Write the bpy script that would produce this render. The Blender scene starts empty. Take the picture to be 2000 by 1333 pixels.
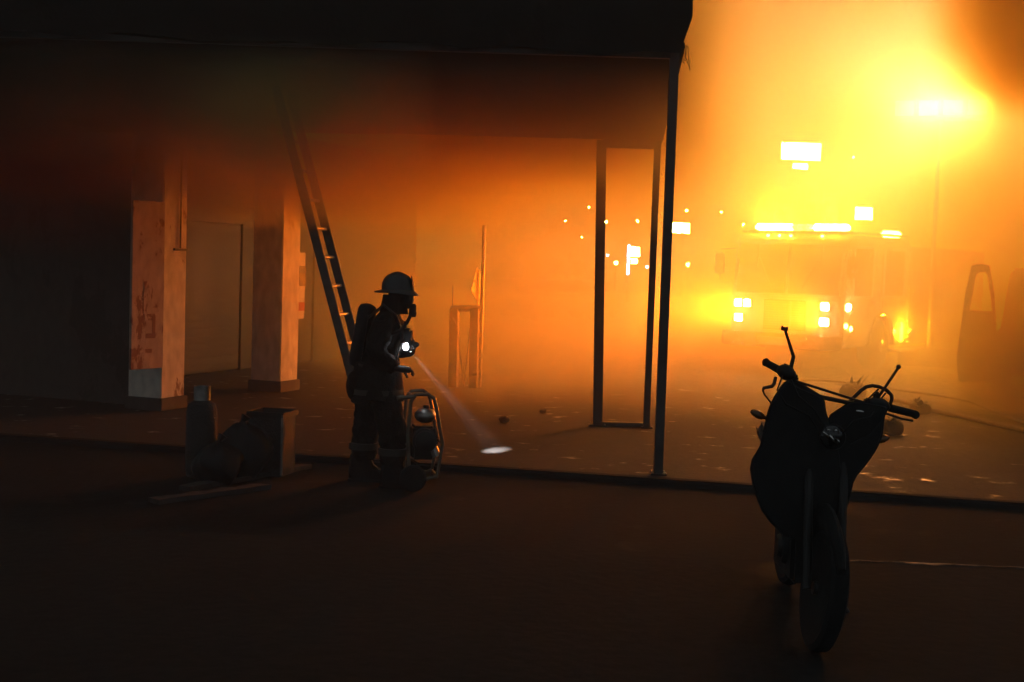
import bpy, bmesh, math, random
from mathutils import Matrix, Vector, Euler
random.seed(7)
R = math.radians
scene = bpy.context.scene
COL = scene.collection

# ---------------------------------------------------------------- camera
F_PX, CAM_H, PITCH, ROLL = 2500.0, 2.0, R(3.5), R(1.85)
_f = Vector((0, math.cos(PITCH), -math.sin(PITCH)))
_u0 = Vector((0, math.sin(PITCH), math.cos(PITCH)))
_r0 = Vector((1, 0, 0))
_r = _r0 * math.cos(ROLL) + _u0 * math.sin(ROLL)
_u = _u0 * math.cos(ROLL) - _r0 * math.sin(ROLL)
EYE = Vector((0, 0, CAM_H))
cam_data = bpy.data.cameras.new('camera')
cam = bpy.data.objects.new('camera', cam_data)
COL.objects.link(cam)
cam.matrix_world = Matrix(((_r.x, _u.x, -_f.x, EYE.x), (_r.y, _u.y, -_f.y, EYE.y), (_r.z, _u.z, -_f.z, EYE.z), (0, 0, 0, 1)))
cam_data.sensor_width = 36.0
cam_data.lens = 36.0 * F_PX / 2000.0
cam_data.clip_start = 0.05
cam_data.clip_end = 2000.0
scene.camera = cam


def ray(px, py):
    return _f + _r * ((px - 1000.0) / F_PX) + _u * ((666.5 - py) / F_PX)


def at(px, py, depth):
    """World point seen at a photo pixel, at world distance Y = depth."""
    d = ray(px, py)
    return EYE + d * (depth / d.y)


def ground(px, py, z=0.0):
    d = ray(px, py)
    return EYE + d * ((z - CAM_H) / d.z)


# ---------------------------------------------------------------- sky, exposure, render settings
world = bpy.data.worlds.new('World')
scene.world = world
world.use_nodes = True
wn = world.node_tree
wn.nodes.clear()
w_out = wn.nodes.new('ShaderNodeOutputWorld')
w_bg = wn.nodes.new('ShaderNodeBackground')
w_sky = wn.nodes.new('ShaderNodeTexSky')
w_sky.sky_type = 'NISHITA'
w_sky.sun_disc = False
w_sky.sun_elevation = R(-4.0)
w_sky.sun_rotation = R(20)
w_mix = wn.nodes.new('ShaderNodeMixRGB')
w_mix.inputs['Fac'].default_value = 0.93
w_mix.inputs['Color2'].default_value = (0.45, 0.52, 0.56, 1)
wn.links.new(w_sky.outputs[0], w_mix.inputs['Color1'])
wn.links.new(w_mix.outputs[0], w_bg.inputs['Color'])
w_bg.inputs['Strength'].default_value = WORLD_STRENGTH = 0.32
wn.links.new(w_bg.outputs[0], w_out.inputs['Surface'])

vs = scene.view_settings
scene.display_settings.display_device = 'sRGB'
vs.view_transform = 'Standard'
vs.look = 'None'
vs.gamma = 1.0
vs.exposure = 0.0
vs.use_curve_mapping = False
cy = scene.cycles
cy.volume_bounces = 1
cy.volume_step_rate = 3.0
cy.volume_max_steps = 256
cy.max_bounces = 4
cy.diffuse_bounces = 1
cy.glossy_bounces = 2
cy.transmission_bounces = 4
cy.transparent_max_bounces = 8
cy.sample_clamp_indirect = 4.0
cy.use_adaptive_sampling = True
cy.adaptive_threshold = 0.15
cy.adaptive_min_samples = 16
cy.caustics_reflective = False
cy.caustics_refractive = False

# ---------------------------------------------------------------- mesh helpers


class MB:
    """Collects simple shapes into one mesh."""

    def __init__(self):
        self.v, self.f = [], []

    def add(self, vs_, fs, M=None):
        o = len(self.v)
        self.v += [tuple(M @ Vector(p)) if M is not None else tuple(p) for p in vs_]
        self.f += [tuple(i + o for i in f) for f in fs]
        return self

    def box(self, c, s, rot=None):
        hx, hy, hz = s[0] / 2, s[1] / 2, s[2] / 2
        p = [(x, y, z) for z in (-hz, hz) for y in (-hy, hy) for x in (-hx, hx)]
        M = Matrix.Translation(c)
        if rot is not None:
            M = M @ (rot.to_4x4() if not isinstance(rot, Matrix) else rot.to_4x4())
        return self.add(p, [(0, 2, 3, 1), (4, 5, 7, 6), (0, 1, 5, 4), (2, 6, 7, 3), (0, 4, 6, 2), (1, 3, 7, 5)], M)

    def bx(self, x0, x1, y0, y1, z0, z1):
        return self.box(((x0 + x1) / 2, (y0 + y1) / 2, (z0 + z1) / 2), (x1 - x0, y1 - y0, z1 - z0))

    def tube(self, pts, r, seg=8, cap=True, flat=1.0):
        pts = [Vector(p) for p in pts]
        n = len(pts)
        rs = r if isinstance(r, (list, tuple)) else [r] * n
        base = len(self.v)
        t0 = (pts[1] - pts[0]).normalized()
        ref = Vector((0, 0, 1)) if abs(t0.z) < 0.9 else Vector((1, 0, 0))
        nx = (ref - t0 * ref.dot(t0)).normalized()
        for i, p in enumerate(pts):
            if i == 0:
                t = t0
            elif i == n - 1:
                t = (pts[i] - pts[i - 1]).normalized()
            else:
                t = ((pts[i] - pts[i - 1]).normalized() + (pts[i + 1] - pts[i]).normalized())
                t = t.normalized() if t.length > 1e-6 else t0
            nx = (nx - t * nx.dot(t))
            nx = nx.normalized() if nx.length > 1e-6 else Vector((1, 0, 0))
            b = t.cross(nx)
            for k in range(seg):
                a = 2 * math.pi * k / seg
                self.v.append(tuple(p + nx * (math.cos(a) * rs[i] * flat) + b * (math.sin(a) * rs[i])))
        for i in range(n - 1):
            for k in range(seg):
                k2 = (k + 1) % seg
                self.f.append((base + i * seg + k, base + i * seg + k2, base + (i + 1) * seg + k2, base + (i + 1) * seg + k))
        if cap:
            self.f.append(tuple(base + k for k in reversed(range(seg))))
            self.f.append(tuple(base + (n - 1) * seg + k for k in range(seg)))
        return self

    def lathe(self, prof, c=(0, 0, 0), axis='Z', seg=20, M=None):
        """prof: (radius, height) pairs."""
        base_v, fs = [], []
        for (r, h) in prof:
            for k in range(seg):
                a = 2 * math.pi * k / seg
                x, y = r * math.cos(a), r * math.sin(a)
                base_v.append({'Z': (x, y, h), 'Y': (x, h, -y), 'X': (h, x, y)}[axis])
        n = len(prof)
        for i in range(n - 1):
            for k in range(seg):
                k2 = (k + 1) % seg
                fs.append((i * seg + k, i * seg + k2, (i + 1) * seg + k2, (i + 1) * seg + k))
        fs.append(tuple(reversed(range(seg))))
        fs.append(tuple((n - 1) * seg + k for k in range(seg)))
        T = Matrix.Translation(c)
        return self.add(base_v, fs, T @ M if M is not None else T)

    def prism(self, poly, off):
        """poly: 3-D outline, off: extrusion vector."""
        n = len(poly)
        off = Vector(off)
        vs_ = [Vector(p) for p in poly] + [Vector(p) + off for p in poly]
        fs = [tuple(reversed(range(n))), tuple(range(n, 2 * n))]
        fs += [(i, (i + 1) % n, n + (i + 1) % n, n + i) for i in range(n)]
        return self.add(vs_, fs)

    def ell(self, c, s, seg=14, rings=8, M=None):
        prof = []
        for i in range(rings + 1):
            a = -math.pi / 2 + math.pi * i / rings
            prof.append((max(math.cos(a), 0.02), math.sin(a)))
        S = Matrix.Diagonal((s[0], s[1], s[2], 1))
        return self.lathe(prof, c, 'Z', seg, (M.to_4x4() @ S) if M is not None else S)

    def build(self, name, mat, parent=None, bevel=0.0, angle=35, seg=2):
        me = bpy.data.meshes.new(name)
        me.from_pydata(self.v, [], self.f)
        bm = bmesh.new()
        bm.from_mesh(me)
        bmesh.ops.recalc_face_normals(bm, faces=bm.faces)
        if bevel:
            ed = [e for e in bm.edges if len(e.link_faces) == 2 and e.calc_face_angle(0) > R(40)]
            bmesh.ops.bevel(bm, geom=ed, offset=bevel, segments=seg, affect='EDGES', clamp_overlap=True)
        bm.to_mesh(me)
        bm.free()
        for p in me.polygons:
            p.use_smooth = True
        me.set_sharp_from_angle(angle=R(angle))
        me.materials.append(mat)
        o = bpy.data.objects.new(name, me)
        COL.objects.link(o)
        if parent is not None:
            o.parent = parent
        return o


def tag(o, label=None, cat=None, group=None, kind=None):
    if label:
        o['label'] = label
    if cat:
        o['category'] = cat
    if group:
        o['group'] = group
    if kind:
        o['kind'] = kind
    return o


def thing(name, label, cat, loc=(0, 0, 0), rotz=0.0, group=None):
    o = bpy.data.objects.new(name, None)
    COL.objects.link(o)
    o.location = loc
    o.rotation_euler = (0, 0, rotz)
    o.empty_display_size = 0.2
    return tag(o, label, cat, group)


def copy_tree(o, parent=None):
    c = o.copy()
    COL.objects.link(c)
    c.parent = parent
    for ch in o.children:
        copy_tree(ch, c)
    return c


def share(src, loc, parent, rot=None):
    """Another object on the same mesh data (alike pieces)."""
    o = bpy.data.objects.new(src.name.split('.')[0], src.data)
    COL.objects.link(o)
    o.parent = parent
    o.location = loc
    if rot is not None:
        o.rotation_euler = rot
    return o


def lamp(name, kind, loc, target, energy, color, parent=None, **kw):
    d = bpy.data.lights.new(name, kind)
    d.energy = energy
    d.color = color
    for k, v in kw.items():
        setattr(d, k, v)
    o = bpy.data.objects.new(name, d)
    COL.objects.link(o)
    o.location = loc
    if target is not None:
        o.rotation_euler = (Vector(target) - Vector(loc)).to_track_quat('-Z', 'Y').to_euler()
    if parent is not None:
        o.parent = parent
        o.matrix_parent_inverse = parent.matrix_basis.inverted()
    return o


# ---------------------------------------------------------------- materials


def mat_new(name):
    m = bpy.data.materials.new(name)
    m.use_nodes = True
    nt = m.node_tree
    return m, nt, nt.nodes['Principled BSDF']


def surf(name, c1, c2=None, rough=(0.5, 0.7), scale=4.0, metal=0.0, bump=0.15, detail=6.0, coat=0.0, bump_scale=None, spec=0.5):
    """Two-tone noise surface with varied roughness and fine bump."""
    m, nt, b = mat_new(name)
    c2 = c2 or tuple(x * 0.7 for x in c1)
    tc = nt.nodes.new('ShaderNodeTexCoord')
    nz = nt.nodes.new('ShaderNodeTexNoise')
    nz.inputs['Scale'].default_value = scale
    nz.inputs['Detail'].default_value = detail
    nt.links.new(tc.outputs['Object'], nz.inputs['Vector'])
    cr = nt.nodes.new('ShaderNodeValToRGB')
    cr.color_ramp.elements[0].position, cr.color_ramp.elements[1].position = 0.35, 0.65
    cr.color_ramp.elements[0].color = (*c2, 1)
    cr.color_ramp.elements[1].color = (*c1, 1)
    nt.links.new(nz.outputs['Fac'], cr.inputs['Fac'])
    nt.links.new(cr.outputs['Color'], b.inputs['Base Color'])
    mr = nt.nodes.new('ShaderNodeMapRange')
    mr.inputs['From Min'].default_value, mr.inputs['From Max'].default_value = 0.3, 0.7
    mr.inputs['To Min'].default_value, mr.inputs['To Max'].default_value = rough
    nt.links.new(nz.outputs['Fac'], mr.inputs['Value'])
    nt.links.new(mr.outputs['Result'], b.inputs['Roughness'])
    b.inputs['Metallic'].default_value = metal
    b.inputs['Specular IOR Level'].default_value = spec
    b.inputs['Coat Weight'].default_value = coat
    if bump:
        n2 = nt.nodes.new('ShaderNodeTexNoise')
        n2.inputs['Scale'].default_value = bump_scale or scale * 6
        n2.inputs['Detail'].default_value = 4
        nt.links.new(tc.outputs['Object'], n2.inputs['Vector'])
        bp = nt.nodes.new('ShaderNodeBump')
        bp.inputs['Strength'].default_value = bump
        bp.inputs['Distance'].default_value = 0.02
        nt.links.new(n2.outputs['Fac'], bp.inputs['Height'])
        nt.links.new(bp.outputs['Normal'], b.inputs['Normal'])
    return m


def glow(name, color, strength):
    m, nt, b = mat_new(name)
    b.inputs['Base Color'].default_value = (*[min(1, c * 0.5) for c in color], 1)
    b.inputs['Emission Color'].default_value = (*color, 1)
    b.inputs['Emission Strength'].default_value = strength
    return m


def glass(name, tint=(0.02, 0.022, 0.02), rough=0.05):
    m, nt, b = mat_new(name)
    b.inputs['Base Color'].default_value = (*tint, 1)
    b.inputs['Roughness'].default_value = rough
    b.inputs['Specular IOR Level'].default_value = 0.8
    return m


M = {}
M['black_metal'] = surf('black_metal', (0.02, 0.019, 0.018), (0.012, 0.011, 0.01), (0.4, 0.6), 9, 0.0, 0.1, spec=0.25)
M['post_paint'] = surf('post_paint', (0.045, 0.042, 0.038), (0.02, 0.018, 0.016), (0.4, 0.65), 6, 0.0, 0.15)
M['rubber'] = surf('rubber', (0.016, 0.016, 0.016), (0.01, 0.01, 0.01), (0.7, 0.85), 20, 0, 0.2, spec=0.12)
M['plastic'] = surf('plastic', (0.014, 0.014, 0.014), (0.009, 0.009, 0.009), (0.45, 0.65), 14, 0, 0.08, spec=0.15)
M['chrome'] = surf('chrome', (0.6, 0.6, 0.58), (0.45, 0.44, 0.42), (0.12, 0.3), 10, 1.0, 0.03)
M['steel'] = surf('steel', (0.38, 0.36, 0.33), (0.22, 0.2, 0.18), (0.3, 0.5), 9, 1.0, 0.08)
M['alu'] = surf('aluminium', (0.42, 0.41, 0.4), (0.25, 0.24, 0.23), (0.35, 0.55), 12, 0.6, 0.08)
M['alu_dark'] = surf('ladder_rail', (0.1, 0.09, 0.08), (0.06, 0.055, 0.05), (0.5, 0.7), 12, 0.3, 0.08)
M['turnout'] = surf('turnout_cloth', (0.016, 0.0145, 0.0125), (0.009, 0.008, 0.0075), (0.8, 0.95), 30, 0, 0.6, bump_scale=60, spec=0.08)
M['frame_dark'] = surf('frame_tube', (0.16, 0.13, 0.09), (0.09, 0.075, 0.055), (0.3, 0.5), 12, 0.5, 0.05)
M['reflective'] = surf('reflective_band', (0.03, 0.028, 0.02), (0.018, 0.017, 0.013), (0.5, 0.7), 40, 0, 0.1)
M['helmet'] = surf('helmet_shell', (0.03, 0.03, 0.03), (0.018, 0.017, 0.016), (0.35, 0.6), 12, 0, 0.15)
M['leather'] = surf('leather', (0.025, 0.02, 0.015), (0.015, 0.012, 0.01), (0.6, 0.8), 25, 0, 0.3)
M['truck_red'] = surf('engine_paint', (0.62, 0.57, 0.46), (0.5, 0.46, 0.38), (0.2, 0.35), 3, 0, 0.02, coat=0.6)
M['truck_white'] = surf('engine_white', (0.7, 0.68, 0.64), (0.6, 0.58, 0.54), (0.25, 0.4), 3, 0, 0.02, coat=0.4)
M['glass'] = glass('dark_glass')
M['mask_glass'] = glass('mask_glass', (0.05, 0.04, 0.03), 0.12)
M['van_paint'] = surf('van_paint', (0.02, 0.02, 0.022), (0.014, 0.014, 0.015), (0.3, 0.45), 4, 0, 0.03, coat=0.3)
M['far_wall'] = surf('far_wall', (0.2, 0.17, 0.14), (0.13, 0.11, 0.09), (0.8, 0.9), 0.7, 0, 0.1)
M['far_dark'] = surf('far_dark', (0.05, 0.045, 0.04), (0.03, 0.028, 0.025), (0.7, 0.9), 1.0, 0, 0.1)
M['bark'] = surf('bark', (0.07, 0.05, 0.035), (0.04, 0.03, 0.02), (0.8, 0.95), 6, 0, 0.5)
M['leaf'] = surf('leaf', (0.06, 0.08, 0.03), (0.04, 0.05, 0.02), (0.6, 0.8), 8, 0, 0.1)
M['charred'] = surf('charred_wood', (0.022, 0.018, 0.015), (0.01, 0.009, 0.008), (0.6, 0.9), 9, 0, 0.8)
M['hose'] = surf('hose_jacket', (0.28, 0.22, 0.14), (0.16, 0.12, 0.08), (0.7, 0.85), 15, 0, 0.3)
M['lamp_white'] = glow('lamp_white', (0.8, 0.85, 1.0), 14.0)
M['head_white'] = glow('headlight_white', (0.6, 0.75, 1.0), 220.0)
M['bar_white'] = glow('beacon_white', (0.7, 0.8, 1.0), 90.0)
M['marker'] = glow('marker_amber', (1.0, 0.8, 0.45), 60.0)
M['street'] = glow('street_lamp_glow', (0.5, 0.75, 1.0), 1600.0)
M['sign_white'] = glow('sign_white', (0.2, 0.45, 1.0), 1500.0)
M['sign_yellow'] = glow('sign_yellow', (0.3, 0.55, 0.3), 300.0)
M['sign_blue'] = glow('sign_blue', (0.06, 0.1, 1.0), 350.0)
M['torch'] = glow('torch_white', (0.85, 0.9, 1.0), 60.0)
M['lens_glass'] = glass('lens_glass', (0.01, 0.01, 0.01), 0.12)
M['signal_amber'] = surf('signal_amber', (0.12, 0.05, 0.01), (0.1, 0.04, 0.01), (0.2, 0.3), 10, 0, 0.02)
M['sign_paint'] = surf('sign_yellow_paint', (0.6, 0.4, 0.08), (0.5, 0.32, 0.06), (0.4, 0.6), 8, 0, 0.05)
M['neon_yellow'] = glow('neon_yellow', (0.7, 0.85, 0.8), 500.0)
M['globe'] = glow('globe_white', (0.5, 0.8, 1.0), 500.0)
# ---------------------------------------------------------------- ground


def wet_ground(name, c1, c2, scale=0.5, dry=0.75, wet=0.12, bump=0.25, wspec=0.5):
    m, nt, b = mat_new(name)
    tc = nt.nodes.new('ShaderNodeTexCoord')
    big = nt.nodes.new('ShaderNodeTexNoise')
    big.inputs['Scale'].default_value = scale
    big.inputs['Detail'].default_value = 5
    big.inputs['Roughness'].default_value = 0.6
    fine = nt.nodes.new('ShaderNodeTexNoise')
    fine.inputs['Scale'].default_value = 14
    fine.inputs['Detail'].default_value = 6
    nt.links.new(tc.outputs['Object'], big.inputs['Vector'])
    nt.links.new(tc.outputs['Object'], fine.inputs['Vector'])
    cr = nt.nodes.new('ShaderNodeValToRGB')
    cr.color_ramp.elements[0].position, cr.color_ramp.elements[1].position = 0.3, 0.7
    cr.color_ramp.elements[0].color, cr.color_ramp.elements[1].color = (*c2, 1), (*c1, 1)
    mixf = nt.nodes.new('ShaderNodeMath')
    mixf.operation = 'MULTIPLY_ADD'
    mixf.inputs[1].default_value = 0.45
    nt.links.new(fine.outputs['Fac'], mixf.inputs[0])
    h = nt.nodes.new('ShaderNodeMath')
    h.operation = 'MULTIPLY'
    h.inputs[1].default_value = 0.55
    nt.links.new(big.outputs['Fac'], h.inputs[0])
    nt.links.new(h.outputs[0], mixf.inputs[2])
    nt.links.new(mixf.outputs[0], cr.inputs['Fac'])
    nt.links.new(cr.outputs['Color'], b.inputs['Base Color'])
    mr = nt.nodes.new('ShaderNodeMapRange')
    mr.interpolation_type = 'SMOOTHSTEP'
    mr.inputs['From Min'].default_value, mr.inputs['From Max'].default_value = 0.31, 0.41
    mr.inputs['To Min'].default_value, mr.inputs['To Max'].default_value = wet, dry
    nt.links.new(big.outputs['Fac'], mr.inputs['Value'])
    nt.links.new(mr.outputs['Result'], b.inputs['Roughness'])
    sp = nt.nodes.new('ShaderNodeMapRange')
    sp.inputs['From Min'].default_value, sp.inputs['From Max'].default_value = 0.31, 0.41
    sp.inputs['To Min'].default_value, sp.inputs['To Max'].default_value = wspec, min(0.12, wspec)
    nt.links.new(big.outputs['Fac'], sp.inputs['Value'])
    nt.links.new(sp.outputs['Result'], b.inputs['Specular IOR Level'])
    bp = nt.nodes.new('ShaderNodeBump')
    bp.inputs['Distance'].default_value = 0.02
    bs = nt.nodes.new('ShaderNodeMapRange')
    bs.inputs['From Min'].default_value, bs.inputs['From Max'].default_value = 0.31, 0.41
    bs.inputs['To Min'].default_value, bs.inputs['To Max'].default_value = 0.04, bump
    nt.links.new(big.outputs['Fac'], bs.inputs['Value'])
    nt.links.new(bs.outputs['Result'], bp.inputs['Strength'])
    nt.links.new(fine.outputs['Fac'], bp.inputs['Height'])
    nt.links.new(bp.outputs['Normal'], b.inputs['Normal'])
    return m


M['lot'] = wet_ground('wet_concrete', (0.045, 0.04, 0.035), (0.022, 0.02, 0.018), 2.6, 0.8, 0.34, 0.35, 0.3)
M['road'] = wet_ground('wet_asphalt', (0.012, 0.0118, 0.0115), (0.006, 0.006, 0.0058), 1.6, 0.95, 0.8, 0.35, 0.06)
M['walk'] = wet_ground('walk_concrete', (0.018, 0.017, 0.016), (0.009, 0.009, 0.0085), 1.1, 0.95, 0.85, 0.35, 0.06)

ka, kb = ground(770, 903), ground(2000, 986)          # far kerb line, top edge
kd = (kb - ka).normalized()
kn = Vector((-kd.y, kd.x, 0))                          # points away from the camera
K0, K1 = ka - kd * 40, ka + kd * 60
lot = MB()
lot.add([K0 + kn * 0.15, K1 + kn * 0.15, K1 + kn * 700 + kd * 500, K0 + kn * 700 - kd * 500], [(0, 1, 2, 3)])
tag(lot.build('ground', M['lot']), kind='structure')
kerb = MB()
kerb.prism([K0 + Vector((0, 0, 0.008)), K1 + Vector((0, 0, 0.008)), K1 + kn * 0.152 + Vector((0, 0, 0.008)), K0 + kn * 0.152 + Vector((0, 0, 0.008))], (0, 0, -0.2))
tag(kerb.build('kerb', M['walk'], bevel=0.025, seg=3), kind='structure')
ROAD_Z = -0.055
pa, pb = ground(1590, 1092, 0.30), ground(2000, 1110, 0.30)   # near walkway edge
pd = (pb - pa).normalized()
pn = Vector((-pd.y, pd.x, 0))
road = MB()
z = Vector((0, 0, ROAD_Z))
road.add([K0 - kn * 30 + z, K1 - kn * 30 + z, K1 + kn * 0.1 + z, K0 + kn * 0.1 + z], [(0, 1, 2, 3)])
tag(road.build('road', M['road']), kind='structure')
walk = MB()
W0, W1 = pa - pd * 30, pa + pd * 30
walk.prism([W0, W1, W1 - pn * 14, W0 - pn * 14], (0, 0, -0.45))
tag(walk.build('pavement', M['walk'], bevel=0.02), kind='structure')

glint_strip = MB()  # metal strip added to draw a glint along the walkway edge
rn = random.Random(21)
Wn = pa + pd * ((ground(1560, 1090, 0.30) - pa).dot(pd))
NS = 90
wob_a = 0.0
for k in range(NS + 1):
    c = Wn + pd * (k * 0.06)
    wob_a = wob_a * 0.7 + rn.uniform(-0.012, 0.012)
    w0, w1 = 0.003 + abs(wob_a) * 0.2, 0.022 + rn.uniform(-0.012, 0.02)
    zz_ = 0.003 + rn.uniform(0, 0.004)
    glint_strip.v += [tuple(c + pn * w0 + Vector((0, 0, zz_))), tuple(c - pn * (w1 + wob_a) + Vector((0, 0, zz_ + rn.uniform(-0.001, 0.002)))), tuple(c - pn * (w1 + wob_a) + Vector((0, 0, 0.001))), tuple(c + pn * w0 + Vector((0, 0, 0.001)))]
for k in range(NS):
    for j in range(4):
        j2 = (j + 1) % 4
        glint_strip.f.append((4 * k + j, 4 * k + j2, 4 * k + 4 + j2, 4 * k + 4 + j))
M['edge_glint'] = surf('worn_edge_glint', (0.012, 0.011, 0.01), (0.2, 0.17, 0.14), (0.35, 0.9), 2.3, 0.3, 0.9, bump_scale=40)
glint_strip.build('edge_glint_strip', M['edge_glint'], bpy.data.objects['pavement'])

# ---------------------------------------------------------------- air: even haze and drifting smoke


def haze_material(name, color, density, aniso, absorb, attr=None):
    m = bpy.data.materials.new(name)
    m.use_nodes = True
    nt = m.node_tree
    nt.nodes.clear()
    out = nt.nodes.new('ShaderNodeOutputMaterial')
    pv = nt.nodes.new('ShaderNodeVolumePrincipled')
    pv.inputs['Color'].default_value = (*color, 1)
    pv.inputs['Density'].default_value = density
    pv.inputs['Anisotropy'].default_value = aniso
    pv.inputs['Absorption Color'].default_value = (*absorb, 1)
    pv.inputs['Density Attribute'].default_value = attr or ''
    nt.links.new(pv.outputs['Volume'], out.inputs['Volume'])
    return m


HAZE_DENSITY = 0.0035
hz = MB()
hz.bx(-190, 190, -12, 260, -1.2, 24)
tag(hz.build('haze', haze_material('haze_air', (0.85, 0.85, 0.85), HAZE_DENSITY, 0.0, (0, 0, 0))), 'thin even night haze filling the whole place', 'haze', kind='stuff')


class GN:
    """Small expression builder for geometry-node fields."""

    def __init__(self, name):
        self.t = bpy.data.node_groups.new(name, 'GeometryNodeTree')
        self.t.interface.new_socket('Geometry', in_out='OUTPUT', socket_type='NodeSocketGeometry')
        p = self.t.nodes.new('GeometryNodeInputPosition')
        s = self.t.nodes.new('ShaderNodeSeparateXYZ')
        self.t.links.new(p.outputs[0], s.inputs[0])
        self.P = p.outputs[0]
        self.x, self.y, self.z = s.outputs

    def put(self, sock, v):
        if isinstance(v, (int, float)):
            sock.default_value = v
        elif isinstance(v, tuple):
            sock.default_value = v
        else:
            self.t.links.new(v, sock)

    def m(self, op, a, b=None, c=None):
        n = self.t.nodes.new('ShaderNodeMath')
        n.operation = op
        for i, v in enumerate((a, b, c)):
            if v is not None:
                self.put(n.inputs[i], v)
        return n.outputs[0]

    def mul(self, *a):
        r = a[0]
        for b in a[1:]:
            r = self.m('MULTIPLY', r, b)
        return r

    def add(self, *a):
        r = a[0]
        for b in a[1:]:
            r = self.m('ADD', r, b)
        return r

    def ss(self, v, lo, hi, t0=0.0, t1=1.0):
        n = self.t.nodes.new('ShaderNodeMapRange')
        n.interpolation_type = 'SMOOTHSTEP'
        self.put(n.inputs['Value'], v)
        n.inputs[1].default_value, n.inputs[2].default_value = lo, hi
        n.inputs[3].default_value, n.inputs[4].default_value = t0, t1
        return n.outputs[0]

    def noise(self, scale, stretch=(1, 1, 1), detail=3.0, off=(0, 0, 0), rough=0.55):
        mp = self.t.nodes.new('ShaderNodeVectorMath')
        mp.operation = 'MULTIPLY_ADD'
        self.put(mp.inputs[0], self.P)
        mp.inputs[1].default_value = stretch
        mp.inputs[2].default_value = off
        n = self.t.nodes.new('ShaderNodeTexNoise')
        self.t.links.new(mp.outputs[0], n.inputs['Vector'])
        n.inputs['Scale'].default_value = scale
        n.inputs['Detail'].default_value = detail
        n.inputs['Roughness'].default_value = rough
        return n.outputs[0]

    def blob(self, c, r, soft=0.3):
        """1 inside an ellipsoid, falling smoothly to 0 at its surface."""
        q = []
        for s, ci, ri in zip((self.x, self.y, self.z), c, r):
            d = self.m('DIVIDE', self.m('SUBTRACT', s, ci), ri)
            q.append(self.mul(d, d))
        return self.ss(self.m('SQRT', self.add(*q)), soft, 1.0, 1.0, 0.0)

    def volume(self, name, dens, lo, hi, vox, mat, label):
        n = self.t.nodes.new('GeometryNodeVolumeCube')
        self.put(n.inputs['Density'], dens)
        n.inputs['Min'].default_value, n.inputs['Max'].default_value = lo, hi
        for ax, a, b in zip('XYZ', lo, hi):
            n.inputs['Resolution ' + ax].default_value = max(4, int((b - a) / vox))
        sm = self.t.nodes.new('GeometryNodeSetMaterial')
        sm.inputs['Material'].default_value = mat
        out = self.t.nodes.new('NodeGroupOutput')
        self.t.links.new(n.outputs[0], sm.inputs[0])
        self.t.links.new(sm.outputs[0], out.inputs[0])
        me = bpy.data.meshes.new(name)
        me.from_pydata([lo, hi], [], [])
        me.materials.append(mat)
        o = bpy.data.objects.new(name, me)
        COL.objects.link(o)
        o.modifiers.new('field', 'NODES').node_group = self.t
        return tag(o, label, 'smoke', kind='stuff')


# lit smoke bank: clear near the camera, thick beyond the canopy and under its roof
g = GN('smoke_bank_field')
n_big = g.noise(0.16, (1, 1, 1.6), 3.0)
n_mid = g.noise(0.55, (1, 1, 1.4), 4.0, (3, 7, 1), 0.62)
wob = g.m('MULTIPLY_ADD', n_big, 6.0, -3.0)
left = g.ss(g.x, -4.2, -1.2, 1.0, 0.0)
right = g.ss(g.x, 2.0, 4.5)
near = g.mul(g.ss(g.add(g.y, wob, g.mul(left, -5.0), g.mul(right, 3.0)), 14.5, 21.5), g.m('MULTIPLY_ADD', right, 0.5, 1.0))
high = g.ss(g.add(g.z, g.m('MULTIPLY_ADD', n_mid, 1.6, -0.8), g.mul(g.x, 0.04)), 2.55, 3.5)
pocket = g.mul(high, g.ss(g.y, 11.9, 13.4), g.ss(g.x, -1.6, 1.4, 1.0, 0.6), g.ss(g.x, 1.5, 2.6, 1.0, 0.0), g.ss(g.y, 18.0, 24.0, 1.0, 0.0))
far = g.ss(g.y, 31.0, 42.0, 1.0, 0.0)
top = g.ss(g.z, 8.0, 14.0, 1.0, 0.0)
tex = g.ss(g.m('MULTIPLY_ADD', n_mid, 0.5, g.mul(n_big, 0.5)), 0.3, 0.7, 0.35, 1.65)
ladder_top = g.blob(at(600, 248, 13.0), (1.5, 1.4, 0.85), 0.0)
veil = g.blob((-1.0, 17.6, 1.9), (3.4, 4.2, 2.9), 0.1)
puff = g.blob(at(1790, 220, 26.6), (2.8, 2.0, 1.6), 0.0)
plume = g.m('MAXIMUM', g.blob(at(2018, 0, 16.0), (1.15, 2.3, 1.7), 0.25), g.blob(at(2060, 700, 18.6), (1.7, 2.3, 1.5), 0.1))
dens = g.mul(g.add(g.mul(near, far, top), g.mul(pocket, 5.5, g.ss(g.x, -6.5, -2.5, 0.1, 1.0)), g.mul(ladder_top, 46.0, g.ss(g.y, 11.9, 12.4)), g.mul(veil, 1.1), g.mul(plume, 17.0), g.mul(puff, 0.7)), tex)
SMOKE_DENSITY = 0.22
g.volume('smoke', dens, (-16, 10.5, -0.1), (20, 42, 14), 0.55,
         haze_material('smoke_lit', (0.45, 0.40, 0.22), SMOKE_DENSITY, 0.35, (1.0, 0.56, 0.0), 'density'),
         'thick drifting smoke glowing orange across the forecourt')

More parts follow.
